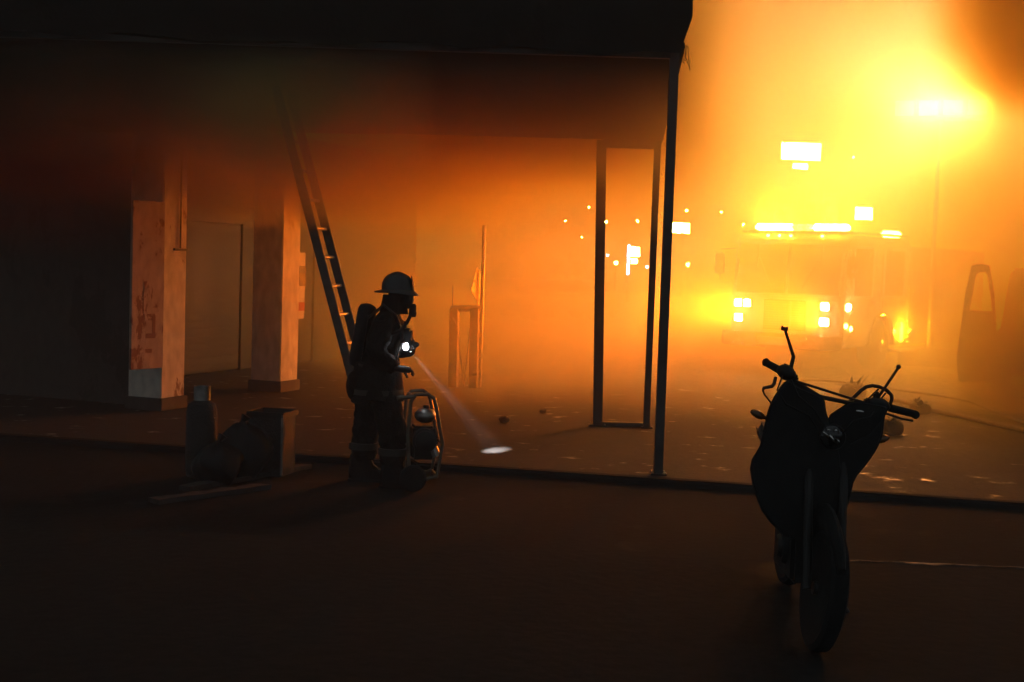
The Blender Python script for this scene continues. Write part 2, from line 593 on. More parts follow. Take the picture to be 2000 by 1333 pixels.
# dark smoke layer under the canopy and porch roof, its black colour painting in shade
g = GN('shade_smoke_field')
n_s = g.noise(0.5, (1, 1, 1.3), 3.0, (1, 4, 9))
lift = g.add(g.ss(g.x, -4.8, -2.8, -0.6, 0.0), g.ss(g.x, -1.5, 1.5, 0.0, 0.35))
zz = g.m('SUBTRACT', g.add(g.z, g.m('MULTIPLY_ADD', n_s, 1.1, -0.55)), lift)
lay = g.mul(g.ss(zz, 2.85, 4.0), g.ss(g.y, 11.9, 13.2), g.ss(g.y, 18.0, 21.0, 1.0, 0.0), g.ss(g.x, 1.2, 1.9, 1.0, 0.0), g.ss(g.x, -10.0, -8.5))
g.volume('shade_smoke', lay, (-10, 11.8, 1.9), (2.0, 21, 4.3), 0.45,
         haze_material('smoke_shade', (0.2, 0.08, 0.045), 0.75, 0.2, (0.0, 0.0, 0.0), 'density'),
         'dark smoke layer, shade put into its colour, hanging under the canopy roof')

# ---------------------------------------------------------------- canopy
CZF, CZB = 3.98, 3.5         # underside height at its front and back edge
cf = ground(1285, 928)       # foot of the front post
cb = ground(1262, 836)
c_right = 0.14
canopy = thing('canopy', 'dark sagging awning roof on thin posts over the forecourt', 'canopy', (cf.x, cf.y, 0))
cl_x = -9.0                  # left end, local x
dep = cb.y - cf.y
sk = cb.x - cf.x
# roof sheet (follows the skew of the posts), thick sagging valance in front
roof = MB()
nseg = 14
top_v, bot_v = [], []
for i in range(nseg + 1):
    t = i / nseg
    x = cl_x + (0.08 - cl_x) * t
    sag = 0.05 * math.sin(t * 21.0) * (1 - t) + 0.03 * math.sin(t * 9)
    for (yy, zz, xs) in ((-0.12, CZF + 0.06 + sag, 0), (dep + 0.15, CZB + 0.05 + sag * 0.5, sk)):
        bot_v.append((x + xs, yy, zz))
vv = bot_v + [(a, b, c + 0.06) for a, b, c in bot_v]
n2 = len(bot_v)
ff = []
for i in range(nseg):
    a = 2 * i
    ff += [(a, a + 1, a + 3, a + 2), (n2 + a, n2 + a + 2, n2 + a + 3, n2 + a + 1), (a, a + 2, n2 + a + 2, n2 + a), (a + 1, n2 + a + 1, n2 + a + 3, a + 3)]
ff += [(0, n2, n2 + 1, 1), (n2 - 2, n2 - 1, 2 * n2 - 1, 2 * n2 - 2)]
roof.add(vv, ff)
M['awning'] = surf('awning_cloth', (0.014, 0.012, 0.011), (0.008, 0.007, 0.006), (0.85, 0.95), 3, 0, 0.3, spec=0.1)
roof.build('roof', M['awning'], canopy)
val = MB()
prof = [(-0.10, CZF + 0.03), (-0.16, CZF + 0.02), (-0.24, CZF + 0.35), (-0.22, CZF + 0.75), (-0.12, CZF + 1.15), (-0.04, CZF + 1.15), (-0.08, CZF + 0.4)]
rings = []
NV = 22
for i in range(NV + 1):
    t = i / NV
    x = cl_x + (0.10 - cl_x) * t
    s = 0.035 * math.sin(t * 47) + 0.02 * math.sin(t * 19)
    rings.append([(x + (0.03 * math.sin((zz - CZF) * 3.2) - (0.07 if zz < CZF + 0.05 else 0)) * (t > 0.99), yy + s, zz + (s if zz < CZF + 0.1 else 0)) for yy, zz in prof])
npf = len(prof)
vv = [p for r_ in rings for p in r_]
ff = []
for i in range(NV):
    for k in range(npf):
        k2 = (k + 1) % npf
        ff.append((i * npf + k, i * npf + k2, (i + 1) * npf + k2, (i + 1) * npf + k))
ff += [tuple(range(npf)), tuple(NV * npf + k for k in range(npf))]
val.add(vv, ff)
vo = val.build('valance', M['awning'], canopy, angle=60)
fr = MB()
for k in range(7):                          # frayed threads at the valance corner
    x = 0.03 + 0.012 * k
    fr.tube([(x, -0.15, CZF + 0.1), (x + random.uniform(-.01, .03), -0.15, CZF - 0.02), (x + random.uniform(0.0, .07), -0.16, CZF - random.uniform(0.04, .13))], 0.003, 5)
tag(fr.build('frayed_thread', M['awning'], vo), kind='stuff')


def square_post(name, p0, p1, w, mat, parent, d=None, foot=True):
    m = MB()
    d = d or w
    a, b = Vector(p0), Vector(p1)
    h = w / 2
    k = d / 2
    m.add([a + Vector(v) for v in ((-h, -k, 0), (h, -k, 0), (h, k, 0), (-h, k, 0))] + [b + Vector(v) for v in ((-h, -k, 0), (h, -k, 0), (h, k, 0), (-h, k, 0))],
          [(3, 2, 1, 0), (4, 5, 6, 7), (0, 1, 5, 4), (1, 2, 6, 5), (2, 3, 7, 6), (3, 0, 4, 7)])
    o = m.build(name, mat, parent, bevel=0.006)
    if foot:
        q = MB()
        q.box((a.x, a.y, a.z + 0.006), (w * 1.9, d * 1.9, 0.012))
        q.build('base_plate', M['black_metal'], o, bevel=0.003)
        bo = MB()
        bo.lathe([(0.011, 0), (0.011, 0.012), (0.006, 0.016)], (0, 0, 0.012), seg=6)
        b0 = bo.build('bolt', M['steel'], o)
        b0.location = (a.x + w * 0.75, a.y - d * 0.75, a.z)
        for sx, sy in ((-1, -1), (1, 1), (-1, 1)):
            share(b0, (a.x + sx * w * 0.75, a.y + sy * d * 0.75, a.z), o)
    return o


square_post('post', (0, 0, 0.008), (0.0, 0, CZF + 0.05), 0.085, M['post_paint'], canopy)
square_post('post', (sk, dep, 0.0), (sk + 0.005, dep, CZB + 0.05), 0.078, M['post_paint'], canopy)
p1 = ground(1167, 831)
l1 = (p1.x - cf.x, p1.y - cf.y)
tp1 = at(1174, 300, p1.y)
square_post('post', (l1[0], l1[1], 0.0), (tp1.x - cf.x, l1[1], CZB + 0.05), 0.115, M['post_paint'], canopy)
bm_ = MB()
bm_.box(((l1[0] + sk) / 2, dep + 0.01, CZB - 0.0), (abs(sk - l1[0]) + 0.1, 0.06, 0.1))
bm_.build('beam', M['post_paint'], canopy, bevel=0.005)
bm_ = MB()
bm_.box(((l1[0] + sk) / 2 + 0.02, (dep + l1[1]) / 2, 0.03), (abs(sk - l1[0]) - 0.02, 0.07, 0.05))
bm_.build('sill_bar', M['post_paint'], canopy, bevel=0.005)
q = MB()
q.box((cl_x / 2 + 0.1, 0.0, CZF + 0.03), (-cl_x - 0.1, 0.07, 0.07))
q.build('beam', M['post_paint'], canopy, bevel=0.004)

# ---------------------------------------------------------------- building on the left with porch pillars


def flaking(name, paint, under, scale=2.2, thr=0.57, soot=True):
    m, nt, b = mat_new(name)
    tc = nt.nodes.new('ShaderNodeTexCoord')
    n1 = nt.nodes.new('ShaderNodeTexNoise')
    n1.inputs['Scale'].default_value = scale
    n1.inputs['Detail'].default_value = 9
    n1.inputs['Roughness'].default_value = 0.68
    mp = nt.nodes.new('ShaderNodeMapping')
    mp.inputs['Scale'].default_value = (1, 1, 0.55)
    nt.links.new(tc.outputs['Object'], mp.inputs['Vector'])
    nt.links.new(mp.outputs['Vector'], n1.inputs['Vector'])
    cr = nt.nodes.new('ShaderNodeValToRGB')
    cr.color_ramp.elements[0].position, cr.color_ramp.elements[1].position = thr, thr + 0.03
    nt.links.new(n1.outputs['Fac'], cr.inputs['Fac'])
    n2 = nt.nodes.new('ShaderNodeTexNoise')
    n2.inputs['Scale'].default_value = 9
    n2.inputs['Detail'].default_value = 5
    nt.links.new(mp.outputs['Vector'], n2.inputs['Vector'])
    c2 = nt.nodes.new('ShaderNodeValToRGB')
    c2.color_ramp.elements[0].position, c2.color_ramp.elements[1].position = 0.3, 0.7
    c2.color_ramp.elements[0].color = (*[x * 0.68 for x in paint], 1)
    c2.color_ramp.elements[1].color = (*paint, 1)
    nt.links.new(n2.outputs['Fac'], c2.inputs['Fac'])
    mx = nt.nodes.new('ShaderNodeMixRGB')
    nt.links.new(cr.outputs['Color'], mx.inputs['Fac'])
    nt.links.new(c2.outputs['Color'], mx.inputs['Color1'])
    mx.inputs['Color2'].default_value = (*under, 1)
    nt.links.new(mx.outputs[0], b.inputs['Base Color'])
    b.inputs['Roughness'].default_value = 0.75
    bp = nt.nodes.new('ShaderNodeBump')
    bp.inputs['Strength'].default_value = 0.4
    bp.inputs['Distance'].default_value = 0.01
    bp.invert = True
    nt.links.new(cr.outputs['Color'], bp.inputs['Height'])
    nt.links.new(bp.outputs['Normal'], b.inputs['Normal'])
    return m


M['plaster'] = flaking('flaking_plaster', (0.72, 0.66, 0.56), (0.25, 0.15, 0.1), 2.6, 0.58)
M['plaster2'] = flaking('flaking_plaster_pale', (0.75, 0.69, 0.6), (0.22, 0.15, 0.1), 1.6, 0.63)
M['unlit_dark'] = flaking('unlit_wall', (0.05, 0.05, 0.042), (0.025, 0.023, 0.02), 1.2, 0.55)  # dark tone stands in for the dim, unlit porch
M['poster'] = flaking('painted_board', (0.5, 0.38, 0.3), (0.2, 0.09, 0.06), 3.0, 0.55)
M['dark_door'] = surf('dark_door', (0.045, 0.043, 0.034), (0.03, 0.028, 0.023), (0.6, 0.8), 5, 0, 0.2)

A1 = ground(305, 797)
A2 = ground(535, 762)
bdir = (A2 - A1)
step = bdir.length
brot = math.atan2(bdir.y, bdir.x)
# local x runs along the facade away from the camera, local y points into the building (left)
house = thing('shop_building', 'old single-storey shop building with flaking porch pillars behind the ladder', 'building', (A1.x, A1.y, 0), brot)
PW = 0.5


def pillar(x, mat, zt=3.45):
    m = MB()
    m.bx(x - PW / 2, x + PW / 2, -PW / 2, PW / 2, 0, zt)
    o = m.build('pillar', mat, house, bevel=0.015)
    return o


pl1 = pillar(0.0, M['plaster'])
pl2 = pillar(step, M['plaster2'])
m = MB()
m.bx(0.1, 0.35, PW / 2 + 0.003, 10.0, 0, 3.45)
m.build('side_wall', M['unlit_dark'], house)
# plinth on each pillar, conduit and box
for (px_, pl) in ((0.0, pl1), (step, pl2)):
    m = MB()
    m.bx(px_ - PW / 2 - 0.03, px_ + PW / 2 + 0.03, -PW / 2 - 0.03, PW / 2 + 0.03, 0, 0.16)
    m.build('plinth', M['unlit_dark'], pl, bevel=0.01)
m = MB()
m.tube([(0.08, -PW / 2 - 0.02, 3.4), (0.08, -PW / 2 - 0.02, 2.05)], 0.012, 6)
m.box((0.08, -PW / 2 - 0.022, 2.03), (0.26, 0.03, 0.03))
m.build('conduit', M['black_metal'], pl1)
m = MB()
m.lathe([(0.02, -0.03), (0.16, -0.02), (0.17, 0.0), (0.15, 0.03)], (0, 0, 0), 'X', 18, Matrix.Diagonal((1, 0.55, 1.15, 1)))
dsh = m.build('wall_lamp', M['black_metal'], pl1)
dsh.location = (-PW / 2 - 0.03, -PW / 2 + 0.08, 2.0)
# painted board on the camera side of the first pillar
M['faded_ink'] = flaking('faded_ink', (0.26, 0.12, 0.08), (0.45, 0.34, 0.27), 7.0, 0.5)
bd = MB().box((0, 0, 0), (0.5, 0.035, 2.05)).build('painted_board', M['poster'], house, bevel=0.004)
bw_p = at(287, 600, A1.y - 0.62)
bd.location = Matrix.Rotation(-brot, 3, 'Z') @ (Vector((bw_p.x, bw_p.y, 1.58)) - Vector((A1.x, A1.y, 0)))
bd.rotation_euler = (0, 0, R(57) - brot)
for (a0, a1, z0, z1) in ((-.02, .12, 1.35, 1.42), (-.02, .03, 1.1, 1.5), (.0, .16, 1.02, 1.1), (.12, .17, .84, 1.08), (.02, .2, .8, .86), (-.1, .12, .62, .67)):
    q = MB()
    q.bx(a0 - 0.05, a1 - 0.05, -0.0205, -0.0178, z0 - 1.45, z1 - 1.45)
    q.build('faded_stroke', M['faded_ink'], bd)
# box on the second pillar's far side: white plate with red band
M['sign_red'] = surf('faded_red', (0.4, 0.05, 0.03), (0.3, 0.03, 0.02), (0.6, 0.8), 8)
M['plate_white'] = surf('plate_white', (0.62, 0.58, 0.5), (0.5, 0.46, 0.4), (0.6, 0.8), 6)
m = MB()
m.bx(step + PW / 2 + 0.005, step + PW / 2 + 0.36, -0.13, -0.10, 1.05, 2.05)
ub = m.build('notice_board', M['plate_white'], pl2, bevel=0.004)
m = MB()
m.bx(step + PW / 2 + 0.006, step + PW / 2 + 0.359, -0.134, -0.13, 1.17, 1.3)
m.build('red_band', M['sign_red'], ub)
m = MB()
m.bx(step + PW / 2 + 0.004, step + PW / 2 + 0.2, -0.24, -0.13, 1.55, 1.85)
m.tube([(step + PW / 2 + 0.06, -0.18, 1.85), (step + PW / 2 + 0.06, -0.18, 3.3)], 0.018, 6)
m.build('meter_box', M['black_metal'], pl2, bevel=0.004)
# back wall with dark shutters and a door, porch slab roof, end wall
BW = 2.3
m = MB()
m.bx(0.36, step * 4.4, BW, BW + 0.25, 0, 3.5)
bw = m.build('back_wall', M['unlit_dark'], house)
for i, (x0, x1, zt, nm, mm) in enumerate(((0.7, 2.2, 2.5, 'shutter', 'dark_door'), (step + 0.5, step + 2.5, 2.5, 'shutter', 'dark_door'), (step * 2.3 + 0.2, step * 2.3 + 1.3, 2.2, 'door', 'dark_door'))):
    q = MB()
    q.bx(x0, x1, BW - 0.05, BW - 0.002, 0.02, zt)
    so = q.build(nm, M[mm], house, bevel=0.006)
    if nm == 'shutter':
        s0 = None
        for k in range(int(zt / 0.12)):
            if s0 is None:
                q = MB()
                q.bx(-(x1 - x0) / 2 + 0.03, (x1 - x0) / 2 - 0.03, -0.02, 0.0, 0, 0.1)
                s0 = q.build('slat', M[mm], so, bevel=0.008)
                s0.location = ((x0 + x1) / 2, BW - 0.051, 0.05)
            else:
                share(s0, ((x0 + x1) / 2, BW - 0.051, 0.05 + 0.12 * k), so)
    q = MB()
    q.bx(x0 - 0.1, x0 - 0.003, BW - 0.09, BW - 0.001, 0.0, zt + 0.1)
    q.bx(x1 + 0.003, x1 + 0.1, BW - 0.09, BW - 0.001, 0.0, zt + 0.1)
    q.bx(x0 - 0.003, x1 + 0.003, BW - 0.09, BW - 0.001, zt + 0.003, zt + 0.1)
    q.build('frame', M['dark_door'], so, bevel=0.006)
m = MB()
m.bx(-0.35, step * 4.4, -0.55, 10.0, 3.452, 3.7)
m.build('roof', M['unlit_dark'], house, bevel=0.02)
# ---------------------------------------------------------------- floodlight tower and lamp strengths
TORCH = 7000
AMBER = 1000
HEAD = 4300
FLOOD = 7600
M['bar_dim'] = glow('beacon_dim', (1.0, 0.8, 0.4), 12.0)
M['step_glow'] = glow('step_glow', (1.0, 0.75, 0.2), 40.0)
fl = at(1838, 214, 27.8)
flt = thing('light_tower', 'blazing white floodlights on a mast behind the fire engine', 'light tower', (fl.x, fl.y, 0), R(-25))
m = MB()
m.lathe([(0.06, 0.3), (0.06, 2.2), (0.045, 2.21), (0.045, 4.2), (0.03, 4.21), (0.03, fl.z - 0.25)], seg=12)
m.build('mast', M['steel'], flt)
m = MB()
m.box((0, 0, 0.25), (1.2, 0.7, 0.4))
m.build('base', M['black_metal'], flt, bevel=0.03)
m = MB()
m.box((0, 0.1, fl.z - 0.22), (2.0, 0.06, 0.06))
m.build('crossbar', M['steel'], flt, bevel=0.01)
for k in range(4):
    x = -0.75 + 0.5 * k
    m = MB()
    m.box((x, 0.06, fl.z + 0.03), (0.44, 0.16, 0.36))
    h = m.build('lamp_head', M['black_metal'], flt, bevel=0.03)
    m = MB()
    m.box((x, -0.03, fl.z + 0.03), (0.4, 0.03, 0.32))
    m.build('lamp_lens', M['lamp_white'], h, bevel=0.01)
lamp('flood_light', 'AREA', (fl.x - 0.05, fl.y - 0.2, fl.z), (-5, 11.5, 1.0), FLOOD, (0.5, 0.30, 0.95), flt, shape='RECTANGLE', size=1.9, size_y=0.45, spread=R(152))
# ---------------------------------------------------------------- firefighter, seen from the side, facing right
FF = ground(742, 946, ROAD_Z)
ff_ = thing('person', 'firefighter in dark turnout gear, brimmed helmet and breathing mask holding a torch', 'person', (FF.x, FF.y, ROAD_Z))


def skin_body(name, verts, edges, mat, parent, root=0, sub=3):
    """verts: (x, y, z, rx, ry)"""
    me = bpy.data.meshes.new(name)
    me.from_pydata([v[:3] for v in verts], edges, [])
    o = bpy.data.objects.new(name, me)
    COL.objects.link(o)
    o.parent = parent
    bm = bmesh.new()
    bm.from_mesh(me)
    lay = bm.verts.layers.skin.verify()
    bm.verts.ensure_lookup_table()
    for i, v in enumerate(verts):
        bm.verts[i][lay].radius = (v[3], v[4])
        bm.verts[i][lay].use_root = (i == root)
    bm.to_mesh(me)
    bm.free()
    md = o.modifiers.new('skin', 'SKIN')
    md.use_smooth_shade = True
    md.branch_smoothing = 0.6
    sb = o.modifiers.new('sub', 'SUBSURF')
    sb.levels = sub
    sb.render_levels = sub
    tx = bpy.data.textures.get('cloth_folds') or bpy.data.textures.new('cloth_folds', 'CLOUDS')
    tx.noise_scale = 0.085
    tx.noise_depth = 3
    dm = o.modifiers.new('folds', 'DISPLACE')
    dm.texture = tx
    dm.strength = 0.06
    dm.mid_level = 0.5
    me.materials.append(mat)
    return o


bv = [
    (-0.055, 0.0, 0.95, 0.185, 0.205),    # 0 pelvis
    (-0.045, 0.0, 1.10, 0.185, 0.21),     # 1 waist
    (-0.005, 0.0, 1.30, 0.205, 0.225),    # 2 chest
    (0.02, 0.0, 1.47, 0.175, 0.21),       # 3 upper chest
    (0.08, 0.0, 1.60, 0.10, 0.10),        # 4 neck
    (0.115, 0.0, 1.69, 0.115, 0.095),     # 5 head
    (0.12, 0.0, 1.79, 0.10, 0.08),        # 6 crown
    (0.035, -0.12, 0.84, 0.15, 0.145),    # 7 near hip
    (0.12, -0.14, 0.50, 0.13, 0.125),     # 8 near knee
    (0.125, -0.15, 0.17, 0.125, 0.12),    # 9 near ankle
    (-0.13, 0.12, 0.82, 0.15, 0.145),     # 10 far hip
    (-0.15, 0.14, 0.48, 0.13, 0.125),     # 11 far knee
    (-0.185, 0.15, 0.17, 0.125, 0.12),    # 12 far ankle
    (0.005, -0.21, 1.48, 0.12, 0.12),     # 13 near shoulder
    (-0.04, -0.30, 1.20, 0.105, 0.10),    # 14 near elbow
    (0.16, -0.26, 1.09, 0.08, 0.08),      # 15 near wrist
    (0.03, 0.21, 1.48, 0.12, 0.12),       # 16 far shoulder
    (0.13, 0.26, 1.21, 0.105, 0.10),      # 17 far elbow
    (0.25, 0.12, 1.27, 0.08, 0.08),       # 18 far wrist
]
be = [(0, 1), (1, 2), (2, 3), (3, 4), (4, 5), (5, 6), (0, 7), (7, 8), (8, 9), (0, 10), (10, 11), (11, 12), (3, 13), (13, 14), (14, 15), (3, 16), (16, 17), (17, 18)]
skin_body('body', bv, be, M['turnout'], ff_)
# flared coat hem
m = MB()
pts = []
for (zz, rx, ry, cx_) in ((1.14, 0.2, 0.23, -0.045), (0.98, 0.225, 0.25, -0.05), (0.78, 0.245, 0.265, -0.05), (0.765, 0.22, 0.24, -0.05), (1.0, 0.19, 0.21, -0.05)):
    pts.append([(cx_ + rx * math.cos(a) * (1 + 0.05 * math.sin(5 * a + zz * 9)), ry * math.sin(a) * (1 + 0.05 * math.cos(4 * a)), zz + 0.02 * math.sin(3 * a)) for a in [2 * math.pi * k / 24 for k in range(24)]])
vv = [p for r_ in pts for p in r_]
m.add(vv, [(i * 24 + k, i * 24 + (k + 1) % 24, (i + 1) * 24 + (k + 1) % 24, (i + 1) * 24 + k) for i in range(4) for k in range(24)])
hem = m.build('coat_hem', M['turnout'], ff_, angle=60)
m = MB()
for (zz, rx, ry) in ((0.84, 0.218, 0.238), (0.90, 0.216, 0.236)):
    pass
ring = lambda z0, z1, rx, ry, cx_: [[(cx_ + rx * math.cos(a), ry * math.sin(a), zz) for a in [2 * math.pi * k / 28 for k in range(28)]] for zz in (z0, z1)]
rr = ring(0.83, 0.88, 0.243, 0.265, -0.05)
m.add(rr[0] + rr[1], [(k, (k + 1) % 28, 28 + (k + 1) % 28, 28 + k) for k in range(28)])
m.build('reflective_stripe', M['reflective'], hem)
for (cx_, cy_, z0, r_) in ((0.13, -0.148, 0.30, 0.142), (-0.17, 0.145, 0.30, 0.142)):
    m = MB()
    m.lathe([(r_, z0), (r_, z0 + 0.06)], (cx_, cy_, 0), 'Z', 20)
    m.build('reflective_stripe', M['reflective'], ff_)
# boots
for (x, y) in ((0.13, -0.15), (-0.19, 0.15)):
    m = MB()
    n_ = 12
    prof2 = [(-0.115, 0.0), (0.2, 0.0), (0.235, 0.035), (0.22, 0.09), (0.13, 0.125), (0.09, 0.2), (0.09, 0.27), (-0.1, 0.27), (-0.115, 0.1)]
    m.prism([(x + a, y - 0.055, b) for a, b in prof2], (0, 0.11, 0))
    bt = m.build('boot', M['rubber'], ff_, bevel=0.025, seg=3, angle=60)
    m = MB()
    m.box((x + 0.06, y, 0.012), (0.36, 0.125, 0.024))
    m.build('sole', M['rubber'], bt, bevel=0.008)


def glove(name, wrist, d, up, parent, curl=0.9, side=1):
    """Gloved hand: palm, four curled fingers and a thumb leaving the side of the palm."""
    w = Vector(wrist)
    d = Vector(d).normalized()
    up = Vector(up)
    up = (up - d * up.dot(d)).normalized()
    s = d.cross(up) * side
    m = MB()
    m.tube([w - d * 0.05, w, w + d * 0.04, w + d * 0.095, w + d * 0.105], [0.052, 0.045, 0.05, 0.046, 0.03], 10, flat=0.62)
    for k, (o, L) in enumerate(((-0.033, 0.075), (-0.011, 0.085), (0.011, 0.08), (0.032, 0.064))):
        p = w + d * 0.085 + s * o
        q = [p]
        ang = 0.15
        for j in range(3):
            dirv = d * math.cos(ang) - up * math.sin(ang)
            q.append(q[-1] + dirv * (L * (0.42, 0.32, 0.26)[j]))
            ang += curl
        m.tube(q, [0.0125, 0.012, 0.0112, 0.0095], 7)
    p = w + d * 0.025 + s * -0.042
    m.tube([p, p + (d * 0.5 - s * 0.7 - up * 0.2) * 0.04, p + (d * 0.9 - s * 0.6 - up * 0.7) * 0.06, p + (d * 1.1 - s * 0.2 - up * 1.1) * 0.065], [0.016, 0.015, 0.013, 0.011], 7)
    return m.build(name, M['leather'], parent, angle=60)


glove('glove', (0.17, -0.25, 1.085), (1, 0.25, -0.15), (0, 0, 1), ff_, 0.8, 1)
glove('glove', (0.255, 0.11, 1.275), (0.25, -1, 0.1), (1, 0.2, 0.2), ff_, 1.0, -1)
# helmet: dome with comb ridge, long rear brim, front shield
m = MB()
hc = Vector((0.125, 0, 1.775))
nl, nr = 28, 7
for i in range(nr + 1):
    t = i / nr
    for k in range(nl):
        a = 2 * math.pi * k / nl
        rr_ = math.cos(t * math.pi / 2) ** 0.85
        ridge = 0.012 * max(0, math.cos(8 * a)) * math.sin(t * math.pi)
        m.v.append((hc.x + (0.142 * rr_ + ridge) * math.cos(a) - 0.012, (0.112 * rr_ + ridge) * math.sin(a), hc.z + 0.158 * math.sin(t * math.pi / 2)))
for i in range(nr):
    for k in range(nl):
        m.f.append((i * nl + k, i * nl + (k + 1) % nl, (i + 1) * nl + (k + 1) % nl, (i + 1) * nl + k))
helm = m.build('helmet', M['helmet'], ff_, angle=60)
m = MB()
for (r_in, dz) in ((0.0, 0.006), (1.0, 0.0), (1.0, -0.012), (0.0, -0.01)):
    for k in range(nl):
        a = 2 * math.pi * k / nl
        c_, s_ = math.cos(a), math.sin(a)
        ext = 0.03 + 0.02 * max(0, c_) ** 2 + 0.06 * max(0, -c_) ** 2
        drop = 0.015 + 0.022 * max(0, c_) + 0.0 * max(0, -c_)
        R_ = 1.0
        m.v.append((hc.x + (0.132 + ext * r_in) * c_, (0.11 + ext * 0.9 * r_in) * s_, hc.z + dz - drop * r_in))
for i in range(4):
    for k in range(nl):
        j = (i + 1) % 4
        m.f.append((i * nl + k, i * nl + (k + 1) % nl, j * nl + (k + 1) % nl, j * nl + k))
m.build('brim', M['helmet'], helm, angle=60)
m = MB()
m.prism([(hc.x + 0.128, -0.05, hc.z + 0.0), (hc.x + 0.128, 0.05, hc.z + 0.0), (hc.x + 0.118, 0.06, hc.z + 0.08), (hc.x + 0.108, 0.03, hc.z + 0.125), (hc.x + 0.105, 0, hc.z + 0.135), (hc.x + 0.108, -0.03, hc.z + 0.125), (hc.x + 0.118, -0.06, hc.z + 0.08)], (0.008, 0, 0))
m.build('front_shield', M['leather'], helm)
m = MB()
m.tube([(hc.x - 0.012 + 0.118 * math.cos(a), 0, hc.z + 0.158 * math.sin(a) ** 0.9) for a in [math.pi * (0.15 + 0.7 * i / 10) for i in range(11)]], 0.009, 6)
m.build('comb', M['helmet'], helm)
# hood neck flap
m = MB()
m.lathe([(0.13, 0.0), (0.115, 0.09), (0.1, 0.17)], (0.085, 0, 1.56), 'Z', 18)
m.build('neck_flap', M['turnout'], ff_, angle=60)
# breathing mask: facepiece lens, regulator, hose
m = MB()
m.ell((0.2, 0, 1.69), (0.055, 0.072, 0.085), 16, 10)
mk = m.build('face_mask', M['rubber'], ff_, angle=60)
m = MB()
m.ell((0.228, 0, 1.705), (0.038, 0.062, 0.062), 16, 10)
m.build('visor', M['mask_glass'], mk, angle=60)
m = MB()
m.lathe([(0.035, 0), (0.042, 0.02), (0.042, 0.05), (0.03, 0.06)], (0.225, 0, 1.615), 'X', 14)
m.lathe([(0.03, -0.03), (0.036, 0.0), (0.03, 0.04)], (0.255, 0.0, 1.565), 'Z', 12)
m.build('regulator', M['rubber'], mk)
m = MB()
m.tube([(0.24, -0.02, 1.55), (0.215, -0.09, 1.49), (0.17, -0.18, 1.42), (0.06, -0.25, 1.37), (-0.12, -0.2, 1.33)], 0.016, 8)
m.build('air_hose', M['rubber'], mk)
# air cylinder on the back with harness plate and valve
cyl = MB()
ca, cb_ = Vector((-0.15, 0, 1.62)), Vector((-0.235, 0, 1.08))
cyl.tube([ca + (ca - cb_) * 0.045, ca + (ca - cb_) * 0.03, ca, ca - (ca - cb_) * 0.06, cb_ + (ca - cb_) * 0.1, cb_, cb_ - (ca - cb_) * 0.03], [0.02, 0.05, 0.075, 0.085, 0.085, 0.07, 0.03], 18)
ac = cyl.build('air_cylinder', M['plastic'], ff_, angle=60)
m = MB()
m.lathe([(0.03, 0), (0.03, -0.07), (0.045, -0.075), (0.045, -0.1)], tuple(cb_), 'Z', 10)
m.build('valve', M['steel'], ac)
m = MB()
m.prism([(-0.13, -0.13, 1.55), (-0.13, 0.13, 1.55), (-0.2, 0.11, 1.05), (-0.2, -0.11, 1.05)], (-0.03, 0, -0.01))
m.build('back_plate', M['plastic'], ff_, bevel=0.008)
for s in (-1, 1):
    m = MB()
    m.tube([(-0.13, s * 0.11, 1.52), (0.0, s * 0.13, 1.645), (0.12, s * 0.125, 1.55), (0.19, s * 0.12, 1.38), (0.14, s * 0.17, 1.18), (-0.08, s * 0.22, 1.1)], 0.024, 6, flat=0.45)
    m.build('strap', M['leather'], ff_)
m = MB()
rr = ring(1.06, 1.11, 0.2, 0.225, -0.045)
m.add(rr[0] + rr[1], [(k, (k + 1) % 28, 28 + (k + 1) % 28, 28 + k) for k in range(28)])
m.build('waist_belt', M['leather'], ff_)
m = MB()
m.ell((-0.245, -0.06, 0.9), (0.08, 0.12, 0.14), 12, 8)
m.build('hip_pouch', M['turnout'], ff_, angle=60)
m = MB()
m.box((0.2, 0.02, 1.33), (0.11, 0.2, 0.2))
m.build('chest_pouch', M['rubber'], ff_, bevel=0.02)

# torch in the far hand
tp = Vector((FF.x + 0.215, FF.y - 0.12, ROAD_Z + 1.275))
tt = ground(968, 880, 0.0)
td = (tt - tp).normalized()
torch = thing('torch', 'small lit torch held at the chest of the firefighter', 'torch', tp)
m = MB()
m.tube([-td * 0.1, td * 0.02, td * 0.03, td * 0.06], [0.019, 0.019, 0.03, 0.032], 12)
m.build('barrel', M['black_metal'], torch)
m = MB()
m.tube([td * 0.061, td * 0.066], [0.028, 0.028], 12)
m.build('lens', M['torch'], torch)
m = MB()
m.ell(Vector((0.0, -0.045, -0.0)), (0.026, 0.02, 0.034), 10, 6)
m.build('side_glow', M['torch'], torch)  # glowing blob added on the barrel's side, lights sleeve and pouch
lamp('torch_beam', 'SPOT', tp + td * 0.13, tt, TORCH, (0.95, 0.95, 1.0), torch, spot_size=R(7.0), spot_blend=1.0, shadow_soft_size=0.015)

